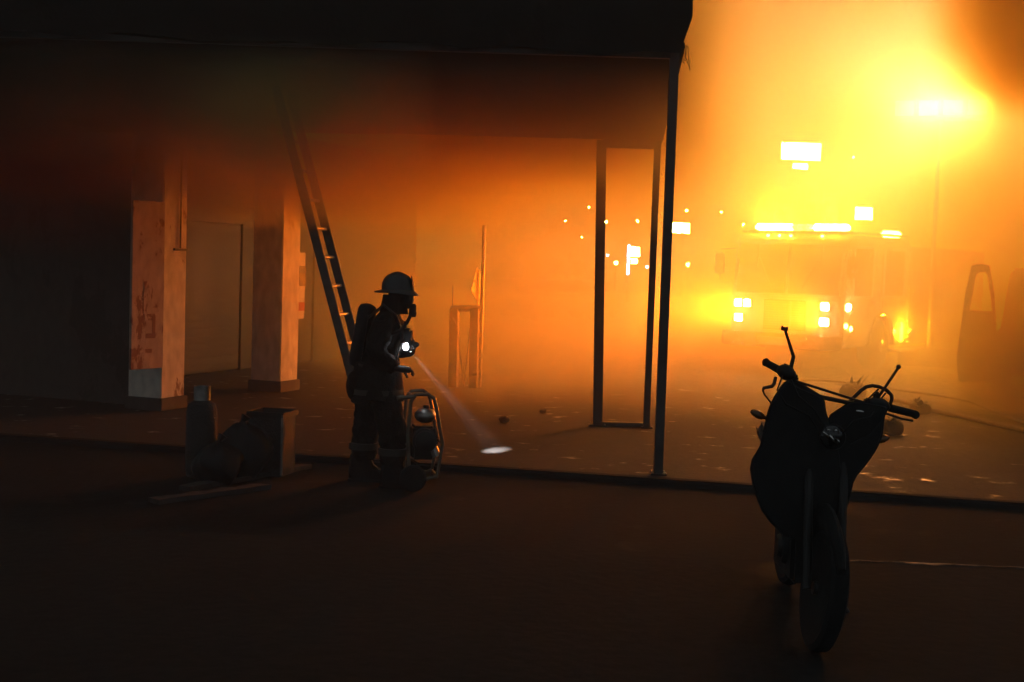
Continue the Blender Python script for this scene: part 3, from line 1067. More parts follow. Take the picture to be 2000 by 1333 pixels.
# ---------------------------------------------------------------- ladder leaning against the canopy beam
foot = ground(738, 882, 0.0)
topp = at(577, 268, foot.y + 0.1)
lad = thing('ladder', 'long metal ladder leaning up into the smoke behind the firefighter', 'ladder', foot)
ax = Vector((topp - foot)).normalized()
side = Vector((0.075, 0.42, 0.0))
L = (topp - foot).length + 0.5
for k, off in enumerate((side * -0.5, side * 0.5)):
    m = MB()
    a, b = off, off + ax * L
    wv = (ax.cross(side.normalized())).normalized() * 0.045
    tv = side.normalized() * 0.013
    m.add([a - wv - tv, a + wv - tv, a + wv + tv, a - wv + tv, b - wv - tv, b + wv - tv, b + wv + tv, b - wv + tv], [(3, 2, 1, 0), (4, 5, 6, 7), (0, 1, 5, 4), (1, 2, 6, 5), (2, 3, 7, 6), (3, 0, 4, 7)])
    rl = m.build('rail', M['alu_dark'], lad, bevel=0.004)
    m = MB()
    m.box(a + Vector((0, 0, 0.02)), (0.11, 0.05, 0.05))
    m.build('foot_pad', M['rubber'], rl, bevel=0.01)
r0 = None
n_r = int((L - 0.2) / 0.305)
for k in range(n_r):
    c = ax * (0.25 + 0.305 * k)
    if r0 is None:
        m = MB()
        m.tube([side * -0.5, side * 0.5], 0.017, 10)
        r0 = m.build('rung', M['alu'], lad)
        r0.location = c
    else:
        share(r0, c, lad)

# ---------------------------------------------------------------- wheeled power unit in front of the firefighter's knees
pu = ground(824, 947, ROAD_Z)
pw = thing('power_unit', 'portable motor unit in a tube frame at the knees of the firefighter', 'power unit', (pu.x, pu.y - 0.15, ROAD_Z), R(12))
for (y, nm) in ((-0.16, 'frame_hoop'), (0.16, 'frame_hoop')):
    m = MB()
    p_ = [(-0.13, y, 0.12), (-0.15, y, 0.5), (-0.13, y, 0.8), (-0.09, y, 0.86), (0.02, y, 0.865), (0.075, y, 0.83), (0.1, y, 0.74), (0.165, y, 0.42), (0.12, y, 0.13), (0.0, y, 0.1), (-0.13, y, 0.12)]
    m.tube(p_, 0.017, 8)
    m.build(nm, M['frame_dark'], pw)
for (x, z0) in ((-0.11, 0.84), (0.06, 0.84), (0.165, 0.42), (-0.14, 0.4), (0.12, 0.13)):
    m = MB()
    m.tube([(x, -0.16, z0), (x, 0.16, z0)], 0.014, 8)
    m.build('cross_tube', M['frame_dark'], pw)
m = MB()
m.tube([(-0.11, -0.17, 0.845), (-0.26, -0.2, 0.83)], 0.02, 8)
m.build('handle', M['frame_dark'], pw)
m = MB()
m.box((0.0, 0, 0.42), (0.2, 0.24, 0.3))
m.lathe([(0.05, -0.16), (0.11, -0.14), (0.11, 0.0)], (0.0, -0.06, 0.45), 'Y', 18)
eb = m.build('engine_block', M['black_metal'], pw, bevel=0.02)
m = MB()
m.ell((0.02, -0.02, 0.66), (0.1, 0.13, 0.07), 14, 8)
m.build('fuel_tank', M['steel'], eb, angle=60)
m = MB()
m.lathe([(0.03, 0), (0.03, 0.03), (0.02, 0.035)], (0.03, -0.02, 0.72), 'Z', 10)
m.build('filler_cap', M['black_metal'], eb)
m = MB()
m.tube([(0.08, -0.1, 0.4), (0.12, -0.12, 0.3)], 0.04, 10)
m.build('muffler', M['steel'], eb)
for s in (-1, 1):
    m = MB()
    m.lathe([(0.03, -0.02), (0.1, -0.025), (0.12, -0.01), (0.12, 0.01), (0.1, 0.025), (0.03, 0.02)], (-0.1, s * 0.21, 0.12), 'Y', 18)
    m.build('wheel', M['rubber'], pw)
# ---------------------------------------------------------------- fire engine (local y runs from its front to its rear)
TR = R(-38)
TLOC = Vector((5.42, 25.5, 0))
eng = thing('fire_engine', 'fire engine with headlights and roof light bar lit, facing the camera in smoke', 'fire engine', TLOC, TR)
TM = Matrix.Translation(TLOC) @ Matrix.Rotation(TR, 4, 'Z')


def E_(name, m, mat, parent=eng, bevel=0.02, **k):
    return m.build(name, M[mat], parent, bevel=bevel, **k)


cab = MB()
# cab shell: side profile extruded across, windscreen raked
prof = [(0.0, 0.55), (0.0, 1.48), (0.16, 2.62), (0.3, 2.74), (3.25, 2.78), (3.3, 2.7), (3.3, 0.55), (2.62, 0.55), (2.56, 0.86), (2.3, 1.12), (1.95, 1.2), (1.6, 1.12), (1.34, 0.86), (1.28, 0.55)]
cab.prism([(-1.22, y, z) for y, z in prof], (2.44, 0, 0))
E_('cab', cab, 'truck_red', bevel=0.05, seg=3)
band = MB()
band.bx(-1.235, 1.235, 0.22, 3.28, 2.3, 2.36)
for s in (-1, 1):
    q = MB()
    q.bx(s * 1.222 - 0.006 * (s < 0), s * 1.222 + 0.006 * (s > 0), 0.1, 3.28, 1.22, 1.44)
    E_('side_stripe', q, 'truck_white', bevel=0)
q = MB()
q.bx(-1.1, 1.1, -0.012, 0.03, 0.86, 1.46)
E_('front_panel', q, 'truck_white', bevel=0.008)
q = MB()
q.bx(-0.46, 0.46, -0.035, 0.0, 0.84, 1.44)
gr = E_('grille', q, 'black_metal', bevel=0.01)
s0 = None
for k in range(12):
    if s0 is None:
        q = MB()
        q.bx(-0.44, 0.44, -0.03, 0.0, 0, 0.026)
        s0 = E_('grille_slat', q, 'chrome', gr, bevel=0.006)
        s0.location = (0, -0.036, 0.868)
    else:
        share(s0, (0, -0.036, 0.868 + 0.047 * k), gr)
# bumper
q = MB()
q.prism([(-1.24, -0.02, 0.5), (-1.24, -0.32, 0.5), (-1.0, -0.5, 0.5), (1.0, -0.5, 0.5), (1.24, -0.32, 0.5), (1.24, -0.02, 0.5)], (0, 0, 0.28))
bu = E_('bumper', q, 'chrome', bevel=0.03)
q = MB()
q.bx(-0.34, 0.34, -0.508, -0.49, 0.56, 0.72)
E_('number_plate', q, 'truck_white', bu, bevel=0.004)
for s in (-1, 1):
    q = MB()
    q.lathe([(0.05, 0), (0.085, -0.1), (0.085, -0.12), (0.02, -0.1)], (s * 0.72, -0.5, 0.66), 'Y', 16)
    E_('horn', q, 'chrome', bu, bevel=0)
# windscreen: two panes set in a frame
rake = math.atan2(0.16, 2.62 - 1.48)
for s in (-1, 1):
    q = MB()
    q.box((0, 0, 0), (1.06, 0.02, 0.98))
    w = E_('windscreen', q, 'glass', bevel=0.006)
    w.location = (s * 0.57, 0.062, 2.05)
    w.rotation_euler = (-rake, 0, 0)
    q = MB()
    q.tube([(-0.3 * s, -0.02, -0.5), (0.12 * s, -0.025, 0.28)], 0.009, 5)
    q.box((0.12 * s, -0.022, 0.28), (0.02, 0.012, 0.5))
    E_('wiper', q, 'black_metal', w, bevel=0)
# side windows, doors, handles on both sides
for s in (-1, 1):
    xs = s * 1.222
    for (y0, y1, z0, zt) in ((0.42, 1.32, 0.86, 2.62), (1.95, 2.98, 1.25, 2.62)):
        q = MB()
        q.bx(xs - 0.012, xs + 0.012, y0 - 0.14, y1 + 0.14, z0, zt)
        d = E_('door', q, 'truck_red', bevel=0.012)
        q = MB()
        q.bx(xs - 0.022, xs + 0.022, y0, y1, 1.56, 2.5)
        w = E_('window', q, 'glass', d, bevel=0.01)
        q = MB()
        for (a, b, c, e) in ((y0 - .05, y0, 1.51, 2.55), (y1, y1 + .05, 1.51, 2.55), (y0 - .0, y1 + .0, 1.51, 1.557), (y0, y1, 2.503, 2.55)):
            q.bx(xs - 0.03, xs + 0.03, a, b, c, e)
        E_('window_frame', q, 'truck_white', d, bevel=0.006)
        q = MB()
        q.bx(xs - 0.05, xs + 0.05, y1 - 0.12, y1 + 0.08, 1.36, 1.4)
        E_('handle', q, 'chrome', d, bevel=0.008)
    q = MB()
    q.tube([(xs + s * .02, 1.6, 1.0), (xs + s * .09, 1.62, 1.05), (xs + s * .09, 1.62, 2.35), (xs + s * .02, 1.6, 2.4)], 0.016, 6)
    E_('grab_rail', q, 'chrome', bevel=0)
    # mirror on an arm at the front corner
    q = MB()
    q.tube([(s * 1.15, 0.1, 2.45), (s * 1.42, -0.12, 2.42), (s * 1.42, -0.14, 1.75), (s * 1.15, 0.05, 1.72)], 0.014, 6)
    mi = E_('mirror', q, 'chrome', bevel=0)
    q = MB()
    q.box((s * 1.43, -0.15, 2.12), (0.2, 0.07, 0.42))
    E_('mirror_glass', q, 'chrome', mi, bevel=0.02)
    # wheel arch trim and front wheel, rear dual wheel
    for (yc, w_) in ((1.95, 0.3), (6.6, 0.52)):
        tw = MB()
        r0 = 0.53
        tw.lathe([(0.3, -w_ / 2), (0.46, -w_ / 2), (r0, -w_ / 2 + 0.05), (r0, w_ / 2 - 0.05), (0.46, w_ / 2), (0.3, w_ / 2)], (0, 0, 0), 'X', 28)
        o = E_('wheel', tw, 'rubber', bevel=0)
        o.location = (s * (1.2 - w_ / 2), yc, r0)
        q = MB()
        q.lathe([(0.31, 0), (0.29, s * 0.03), (0.2, -s * 0.04), (0.13, -s * 0.02), (0.12, s * 0.06), (0.05, s * 0.09), (0.01, s * 0.09)], (s * (w_ / 2 - 0.03), 0, 0), 'X', 24)
        rim = E_('rim', q, 'chrome', o, bevel=0)
        n0 = None
        for k in range(10):
            a = k * math.pi / 5
            if n0 is None:
                q = MB()
                q.lathe([(0.022, 0), (0.022, s * 0.03), (0.012, s * 0.05)], (0, 0, 0), 'X', 6)
                n0 = E_('wheel_nut', q, 'chrome', o, bevel=0)
                n0.location = (s * (w_ / 2 - 0.03), 0.17 * math.cos(a), 0.17 * math.sin(a))
            else:
                share(n0, (s * (w_ / 2 - 0.03), 0.17 * math.cos(a), 0.17 * math.sin(a)), o)
        q = MB()
        arch = [(xs, yc + 0.64 * math.cos(a), 0.55 + 0.64 * math.sin(a)) for a in [math.pi * i / 14 for i in range(15)]]
        q.tube(arch, 0.028, 6)
        E_('wheel_arch', q, 'chrome', bevel=0)
# roof light bar and beacons
q = MB()
q.bx(-1.1, 1.1, 0.42, 0.78, 2.772, 2.83)
lb = E_('light_bar', q, 'black_metal', bevel=0.01)
for (x0, x1, mt) in ((-0.98, -0.22, 'bar_white'), (-0.17, 0.0, 'bar_dim'), (0.05, 0.2, 'bar_dim'), (0.28, 0.98, 'bar_white')):
    q = MB()
    q.bx(x0, x1, 0.44, 0.76, 2.832, 2.97)
    E_('beacon_lens', q, mt, lb, bevel=0.04, seg=3)
for x in (-0.55, -0.3, -0.05, 0.62):
    q = MB()
    q.ell((x, 0.2, 2.72), (0.035, 0.035, 0.025), 10, 6)
    E_('marker_lamp', q, 'marker', bevel=0)
q = MB()
q.tube([(1.2, 0.35, 2.8), (1.2, 3.25, 2.82)], 0.022, 6)
E_('roof_rail', q, 'chrome', bevel=0)
q = MB()
q.tube([(-1.2, 0.35, 2.8), (-1.2, 3.25, 2.82)], 0.022, 6)
E_('roof_rail', q, 'chrome', bevel=0)
q = MB()
q.bx(0.75, 1.1, 2.75, 3.15, 2.79, 2.93)
E_('beacon_lens', q, 'bar_white', bevel=0.05, seg=3)
# headlights: stacked at both front corners, turn lamp on the corner of the cab
for (x, z, w_) in ((-1.02, 1.34, 0.15), (-0.82, 1.34, 0.15), (-1.0, 1.04, 0.17), (0.86, 1.34, 0.17), (0.86, 1.04, 0.19)):
    q = MB()
    q.box((x, -0.03, z), (w_ + 0.05, 0.05, 0.2))
    h = E_('headlight', q, 'chrome', bevel=0.02)
    q = MB()
    q.box((x, -0.062, z), (w_, 0.03, 0.15))
    E_('headlight_lens', q, 'head_white', h, bevel=0.03, seg=3)
q = MB()
q.box((1.24, 0.2, 1.34), (0.05, 0.16, 0.14))
E_('corner_lamp', q, 'head_white', bevel=0.02)
for (y, z) in ((0.12, 0.98), (0.34, 0.92)):
    q = MB()
    q.ell((1.245, y, z), (0.03, 0.05, 0.05), 10, 6)
    E_('marker_lamp', q, 'marker', bevel=0)
# pump panel and body behind the cab with roller shutters
q = MB()
q.bx(-1.22, 1.22, 3.35, 8.2, 0.75, 2.62)
body = E_('body', q, 'truck_red', bevel=0.03)
q = MB()
q.bx(-0.5, 0.5, 0.6, 8.1, 0.42, 0.75)
E_('chassis', q, 'black_metal', bevel=0.02)
for s in (-1, 1):
    for (y0, y1, z0) in ((3.5, 4.5, 0.9), (4.65, 5.85, 0.9), (6.0, 7.2, 1.3), (7.32, 8.1, 0.9)):
        q = MB()
        q.bx(s * 1.222 - 0.015, s * 1.222 + 0.015, y0, y1, z0, 2.5)
        sh = E_('shutter', q, 'alu', bevel=0.006)
        s0 = None
        for k in range(int((2.46 - z0) / 0.16)):
            if s0 is None:
                q = MB()
                q.bx(-0.01, 0.01, y0 + 0.04 - (y0 + y1) / 2, y1 - 0.04 - (y0 + y1) / 2, 0, 0.13)
                s0 = E_('slat', q, 'alu', sh, bevel=0.005)
                s0.location = (s * 1.243, (y0 + y1) / 2, z0 + 0.03)
            else:
                share(s0, (s * 1.243, (y0 + y1) / 2, z0 + 0.03 + 0.16 * k), sh)
    q = MB()
    q.bx(s * 1.0, s * 1.3, 2.75, 3.9, 0.38, 0.44)
    E_('step', q, 'alu', bevel=0.01)
q = MB()
q.bx(1.2, 1.235, 2.98, 3.1, 0.6, 1.0)
E_('step_lamp', q, 'step_glow', bevel=0.01)


def tw(p):
    return TM @ Vector(p)


# beams of the lit lamps
for (x, z, e) in ((-0.92, 1.34, 1.0), (-1.0, 1.04, 0.8), (0.86, 1.34, 0.7), (0.86, 1.04, 0.9)):
    hb = lamp('headlight_beam', 'SPOT', tw((x, -0.12, z)), tw((x - 0.15, -9.0, z + 0.45)), HEAD * e, (1.0, 0.19, 0.008), eng, spot_size=R(62), spot_blend=0.9, shadow_soft_size=0.06)
    hb.scale = (1, 0.52, 1)
for (x, e) in ((-0.6, 1.0), (0.63, 1.0)):
    lamp('beacon_light', 'POINT', tw((x, 0.6, 3.1)), None, AMBER * e, (1.0, 0.36, 0.015), eng, shadow_soft_size=0.12)
lamp('step_light', 'POINT', tw((1.4, 3.0, 0.8)), None, 260, (1.0, 0.6, 0.08), eng, shadow_soft_size=0.05)
# ---------------------------------------------------------------- small motorcycle leaning on its stand, front towards the camera
BD = 5.9
B0 = at(1610, 900, BD)
B0.z = 0.30
bike = thing('motorcycle', 'black small motorcycle leaning on its stand in the foreground, handlebar and bare mirror stems up', 'motorcycle', B0)


def bp(px, py, dd=0.0):
    return at(px, py, BD + dd) - B0


def bt(name, pts, r, mat='black_metal', parent=bike, seg=8, **k):
    m = MB()
    m.tube([bp(*p) for p in pts], r, seg, **k)
    return m.build(name, M[mat], parent, angle=50)


hb_ = bt('handlebar', [(1497, 709, .1), (1527, 726, .03), (1548, 739, .0), (1560, 750, .0), (1600, 775, .02), (1680, 792, .04), (1712, 792, .05), (1735, 797, .08), (1788, 811, .14)], 0.011)
bt('grip', [(1492, 706, .105), (1494, 707, .1), (1500, 711, .1), (1527, 726, .03)], [0.013, 0.021, 0.0175, 0.0185], 'rubber', hb_, 12)
bt('grip', [(1738, 797, .08), (1782, 808, .13), (1789, 811, .14), (1791, 811, .145)], [0.019, 0.018, 0.0205, 0.015], 'rubber', hb_, 12)
bt('brace', [(1552, 744, -.02), (1692, 788, .02)], 0.0062, 'black_metal', hb_)
m = MB()
m.ell(bp(1536, 729, .0), (0.05, 0.05, 0.034), 14, 8, Euler((0, R(28), 0)).to_matrix())
m.box(bp(1538, 719, .02), (0.055, 0.05, 0.03), Euler((0, R(20), 0)).to_matrix())
m.box(bp(1547, 741, .0), (0.04, 0.05, 0.055), Euler((0, R(30), 0)).to_matrix())
m.build('switch_gear', M['plastic'], hb_, bevel=0.008, angle=60)
m = MB()
m.ell(bp(1716, 791, .05), (0.055, 0.05, 0.035), 14, 8, Euler((0, R(14), 0)).to_matrix())
m.box(bp(1712, 776, .05), (0.03, 0.04, 0.05))
m.box(bp(1700, 788, .05), (0.06, 0.05, 0.04), Euler((0, R(14), 0)).to_matrix())
m.build('switch_gear', M['plastic'], hb_, bevel=0.008, angle=60)
bt('lever', [(1515, 738, -.03), (1512, 750, -.06), (1508, 755, -.07), (1492, 758, -.08), (1490, 763, -.08), (1493, 771, -.07), (1505, 786, -.04), (1512, 796, 0)], [0.008, 0.009, 0.0085, 0.008, 0.005, 0.0045, 0.0045, 0.0045], 'black_metal', hb_)
bt('lever', [(1725, 806, 0.0), (1760, 818, -.02), (1782, 822, .02)], [0.006, 0.005, 0.006], 'black_metal', hb_)
ms = bt('mirror_stem', [(1544, 722, .0), (1549, 700, .0), (1550, 697, .0), (1534, 647, -.02)], [0.010, 0.0085, 0.0085, 0.0065], 'black_metal', hb_)
m = MB()
m.box(bp(1532, 643, -.02), (0.030, 0.02, 0.018), Euler((0, R(8), 0)).to_matrix())
m.box(bp(1528, 641, -.02), (0.008, 0.018, 0.022))
m.box(bp(1537, 643, -.02), (0.008, 0.018, 0.02))
m.build('stem_clamp', M['black_metal'], ms, bevel=0.002)
ms = bt('mirror_stem', [(1706, 792, .05), (1711, 783, .05), (1755, 718, .03)], [0.012, 0.0075, 0.0068], 'black_metal', hb_)
m = MB()
m.ell(bp(1755, 717, .03), (0.0115, 0.0115, 0.0115), 10, 6)
m.build('stem_ball', M['black_metal'], ms)
bt('carrier_loop', [(1652, 793, .12), (1662, 782, .12), (1682, 763, .12), (1692, 756, .12), (1704, 753.5, .12), (1718, 756, .12), (1732, 763, .12), (1741, 772, .12), (1742, 780, .12), (1737, 797, .12)], 0.0088, 'black_metal')
bt('carrier_bar', [(1688, 787, .12), (1716, 760, .12)], 0.0045, 'black_metal')
bt('carrier_bar', [(1716, 785, .12), (1730, 768, .12)], 0.0045, 'black_metal')


def plate(name, pts, d0, d1, mat, bev=0.02):
    q = []
    for i, (x, y) in enumerate(pts):
        x2, y2 = pts[(i + 1) % len(pts)]
        q += [(x + (x2 - x) * 0.22, y + (y2 - y) * 0.22), (x + (x2 - x) * 0.78, y + (y2 - y) * 0.78)]
    pts = q
    m = MB()
    n = len(pts)
    v = [bp(x, y, d0) for x, y in pts] + [bp(1610 + (x - 1610) * 0.985, y + (y - 900) * -0.01, d1) for x, y in pts]
    m.add(v, [tuple(reversed(range(n))), tuple(range(n, 2 * n))] + [(i, (i + 1) % n, n + (i + 1) % n, n + i) for i in range(n)])
    return m.build(name, M[mat], bike, bevel=bev, seg=3, angle=50)


plate('fairing', [(1528, 748), (1543, 741), (1556, 752), (1609, 774), (1612, 786), (1613, 800), (1617, 815), (1642, 870), (1650, 960), (1630, 1050), (1545, 1060), (1492, 1010), (1470, 955), (1463, 905), (1484, 872), (1485, 866), (1492, 835), (1498, 806), (1507, 782)], -0.05, 0.16, 'plastic', 0.012)
plate('leg_shield', [(1616, 813), (1640, 797), (1662, 783), (1690, 784), (1735, 792), (1735, 800), (1727, 818), (1725, 850), (1712, 880), (1694, 906), (1669, 936), (1662, 965), (1640, 1055), (1600, 1060), (1600, 900)], -0.04, 0.14, 'plastic', 0.012)
# headlamp with chrome pieces added for its glints, instrument bezel
m = MB()
m.lathe([(0.02, -0.045), (0.055, -0.04), (0.062, -0.02), (0.055, 0.05), (0.03, 0.09)], bp(1624, 853, -0.03), 'Y', 24)
hl = m.build('headlamp', M['plastic'], bike, angle=50)
m = MB()
m.ell(bp(1624, 853, -0.072), (0.05, 0.012, 0.05), 20, 12)
m.build('headlamp_glass', M['lens_glass'], hl, angle=60)
for (x, y, sx, sz, a) in ((1612, 848, .02, .007, 40), (1624, 856, .022, .009, 55), (1632, 841, .009, .008, 0), (1618, 840, .012, .006, 10), (1637, 862, .012, .006, 60)):
    m = MB()
    m.ell(bp(x, y, -0.095), (sx, 0.016, sz), 12, 8, Euler((0, R(a), 0)).to_matrix())
    m.build('glint_piece', M['chrome'], hl, angle=60)
m = MB()
m.ell(bp(1678, 803, -0.02), (0.028, 0.03, 0.012), 18, 10, Euler((R(0), R(6), 0)).to_matrix())
m.build('instrument', M['chrome'], bike, angle=60)
# turn signals
for (x, y, x2, y2, dd) in ((1480, 810, 1500, 819, 0.02), (1722, 858, 1706, 850, 0.0)):
    sg = bt('signal_stalk', [(x, y, dd), (x2, y2, dd)], 0.008, 'rubber')
    m = MB()
    m.ell(bp(x, y, dd), (0.038, 0.028, 0.0185), 14, 8, Euler((0, R(26 if x < 1600 else -20), 0)).to_matrix())
    m.build('signal_lens', M['signal_amber'], sg, angle=60)
# cables looping from the bar down to the front
for pts in ([(1528, 735, -.04), (1518, 762, -.10), (1535, 790, -.13), (1580, 812, -.12), (1604, 850, -.09)], [(1545, 742, -.04), (1560, 775, -.11), (1590, 800, -.13), (1612, 835, -.1)], [(1712, 797, .0), (1700, 815, -.08), (1668, 822, -.12), (1645, 848, -.1)], [(1722, 800, .0), (1722, 822, -.06), (1700, 850, -.1), (1662, 868, -.09)]):
    bt('cable', pts, 0.0045, 'rubber')
# steering column, forks, front mudguard, wheels, seat, tail, engine
ax_f = Vector((-0.03, -0.22, 0.28))
ax_r = Vector((0.10, 1.0, 0.28))
for s in (-1, 1):
    m = MB()
    m.tube([ax_f + Vector((s * 0.075, 0, 0)), Vector((s * 0.08, -0.05, 0.72)), Vector((s * 0.075, 0.02, 0.98))], [0.02, 0.022, 0.018], 10)
    m.build('fork', M['black_metal'], bike)


def bike_wheel(c, lean):
    m = MB()
    prof = [(0.215, -0.03), (0.25, -0.042), (0.275, -0.03), (0.28, 0.0), (0.275, 0.03), (0.25, 0.042), (0.215, 0.03)]
    m.lathe(prof, (0, 0, 0), 'X', 32)
    w = m.build('wheel', M['rubber'], bike)
    w.location = c
    w.rotation_euler = (0, R(lean), 0)
    m = MB()
    m.lathe([(0.2, -0.025), (0.216, -0.028), (0.216, 0.028), (0.2, 0.025)], (0, 0, 0), 'X', 28)
    m.lathe([(0.03, -0.05), (0.035, 0.0), (0.03, 0.05)], (0, 0, 0), 'X', 12)
    m.build('rim', M['black_metal'], w)
    s0 = None
    for k in range(6):
        if s0 is None:
            m = MB()
            m.box((0, 0, 0.115), (0.018, 0.02, 0.18))
            s0 = m.build('spoke', M['black_metal'], w, bevel=0.004)
        else:
            share(s0, (0, 0, 0), w, (k * math.pi / 3, 0, 0))
    return w


bike_wheel(ax_f, 7)
bike_wheel(ax_r, 7)
m = MB()
pts = [ax_f + Vector((0, 0.33 * math.cos(a), 0.33 * math.sin(a))) for a in [math.pi * (0.05 + 0.8 * i / 9) for i in range(10)]]
m.tube(pts, [0.05] + [0.062] * 8 + [0.04], 10, flat=0.35)
m.build('front_mudguard', M['plastic'], bike, angle=60)
m = MB()
m.prism([(-0.12, 0.35, 0.78), (0.14, 0.35, 0.76), (0.16, 1.0, 0.80), (0.12, 1.3, 0.84), (-0.08, 1.3, 0.86), (-0.1, 1.0, 0.82)], (0.015, 0, -0.1))
m.build('seat', M['leather'], bike, bevel=0.03, seg=3)
m = MB()
m.prism([(-0.08, 0.3, 0.70), (0.12, 0.3, 0.68), (0.14, 1.25, 0.74), (-0.06, 1.25, 0.76)], (0.04, 0, -0.26))
m.build('tail_body', M['plastic'], bike, bevel=0.03)
m = MB()
m.box((0.02, 0.35, 0.34), (0.24, 0.42, 0.26))
m.lathe([(0.07, -0.16), (0.09, -0.12), (0.09, 0.12), (0.07, 0.16)], (0.02, 0.3, 0.36), 'X', 16)
m.build('engine', M['black_metal'], bike, bevel=0.02)
m = MB()
m.tube([(0.14, 0.2, 0.25), (0.17, 0.6, 0.22), (0.19, 1.2, 0.36)], [0.02, 0.03, 0.045], 12)
m.build('exhaust', M['black_metal'], bike)
m = MB()
m.tube([(0.1, 0.45, 0.24), (0.26, 0.42, 0.006)], 0.012, 8)
m.build('side_stand', M['black_metal'], bike)
m = MB()
m.tube([(0.02, 0.55, 0.3), ax_r], 0.03, 8)
m.build('swing_arm', M['black_metal'], bike)
# ---------------------------------------------------------------- dark clutter at the lower left
g0 = ground(392, 932, ROAD_Z)
gc = thing('gas_cylinder', 'dark gas cylinder with a collar standing beside the flaking pillar', 'gas cylinder', g0)
m = MB()
m.lathe([(0.11, 0.0), (0.135, 0.02), (0.14, 0.08), (0.14, 0.6), (0.12, 0.68), (0.06, 0.72)], seg=24)
m.build('tank', M['charred'], gc)
m = MB()
m.lathe([(0.075, 0.7), (0.075, 0.84), (0.066, 0.84), (0.066, 0.7)], seg=18)
m.build('collar', M['steel'], gc)
m = MB()
m.lathe([(0.02, 0.7), (0.025, 0.78), (0.035, 0.79), (0.035, 0.81)], seg=10)
m.build('valve', M['steel'], gc)
c0 = ground(530, 925, ROAD_Z)
cr_ = thing('metal_crate', 'dark metal crate with a lit rim in the clutter left of the firefighter', 'crate', c0, R(-14))
for (nm, b) in (('crate_side', (-0.17, 0.17, -0.16, -0.145, 0.0, 0.58)), ('crate_side', (-0.17, 0.17, 0.145, 0.16, 0.0, 0.58)), ('crate_side', (-0.17, -0.155, -0.144, 0.144, 0.0, 0.58)), ('crate_side', (0.155, 0.17, -0.144, 0.144, 0.0, 0.58)), ('crate_floor', (-0.154, 0.154, -0.144, 0.144, 0.01, 0.03))):
    m = MB()
    m.bx(*b)
    m.build(nm, M['charred'], cr_, bevel=0.003)
m = MB()
for b in ((-0.185, 0.185, -0.178, -0.1605, 0.55, 0.6), (-0.185, 0.185, 0.1605, 0.178, 0.55, 0.6), (0.1705, 0.187, -0.16, 0.16, 0.55, 0.6), (-0.187, -0.1705, -0.16, 0.16, 0.55, 0.6)):
    m.bx(*b)
m.build('rim', M['black_metal'], cr_, bevel=0.003)
m = MB()
m.tube([(0.175, -0.165, 0.02), (0.175, -0.165, 0.58)], 0.014, 8)
m.build('corner_strip', M['steel'], cr_)
for (px, py, sx, sz, lab) in ((470, 935, 0.26, 0.5, 'slumped dark rubbish sack leaning on the metal crate'), (425, 945, 0.22, 0.36, 'low dark rubbish sack in front of the gas cylinder')):
    c = ground(px, py, ROAD_Z)
    sk_t = thing('rubbish_sack', lab, 'sack', c, group='dark rubbish sacks')
    m = MB()
    n_ = 22
    for i in range(11):
        t = i / 10
        for k in range(n_):
            a = 2 * math.pi * k / n_
            rr_ = sx * (math.sin(math.pi * (0.12 + 0.86 * t)) ** 0.6) * (1 + 0.12 * math.sin(3 * a + 4 * t + px) + 0.06 * math.sin(7 * a + px))
            m.v.append((rr_ * math.cos(a), rr_ * 0.85 * math.sin(a), sz * t ** 0.9 + 0.02 * math.sin(5 * a)))
    for i in range(10):
        for k in range(n_):
            m.f.append((i * n_ + k, i * n_ + (k + 1) % n_, (i + 1) * n_ + (k + 1) % n_, (i + 1) * n_ + k))
    m.f.append(tuple(range(n_)))
    m.f.append(tuple(10 * n_ + k for k in range(n_)))
    m.build('bag', M['plastic'], sk_t, angle=60)
    m = MB()
    m.tube([(0, 0, sz - 0.02), (0.01, 0, sz + 0.03), (0.04, 0.01, sz + 0.08)], [0.05, 0.02, 0.05], 9)
    m.build('knot', M['plastic'], sk_t)
for i, (a, b, lab) in enumerate((((360, 960), (600, 915), 'charred plank lying across the ground under the crate'), ((300, 985), (520, 955), 'charred plank nearest the lower left corner of the clutter'))):
    p, q = ground(*a, ROAD_Z), ground(*b, ROAD_Z)
    d = (q - p)
    pl = MB()
    nn = 8
    vv = []
    sd = Vector((-d.y, d.x, 0)).normalized() * 0.07
    for k in range(nn + 1):
        c = p + d * (k / nn) - p
        w = 1 + 0.2 * math.sin(k * 2.3 + i)
        vv += [c - sd * w + Vector((0, 0, 0.004)), c + sd * w + Vector((0, 0, 0.004)), c + sd * w * 0.9 + Vector((0, 0, 0.045 + 0.01 * math.sin(k * 3))), c - sd * w * 0.9 + Vector((0, 0, 0.045))]
    ffs = []
    for k in range(nn):
        for j in range(4):
            j2 = (j + 1) % 4
            ffs.append((4 * k + j, 4 * k + j2, 4 * k + 4 + j2, 4 * k + 4 + j))
    ffs += [(3, 2, 1, 0), tuple(4 * nn + j for j in range(4))]
    pl.add(vv, ffs)
    o = pl.build('plank', M['charred'])
    o.location = p
    tag(o, lab, 'plank', 'charred planks')
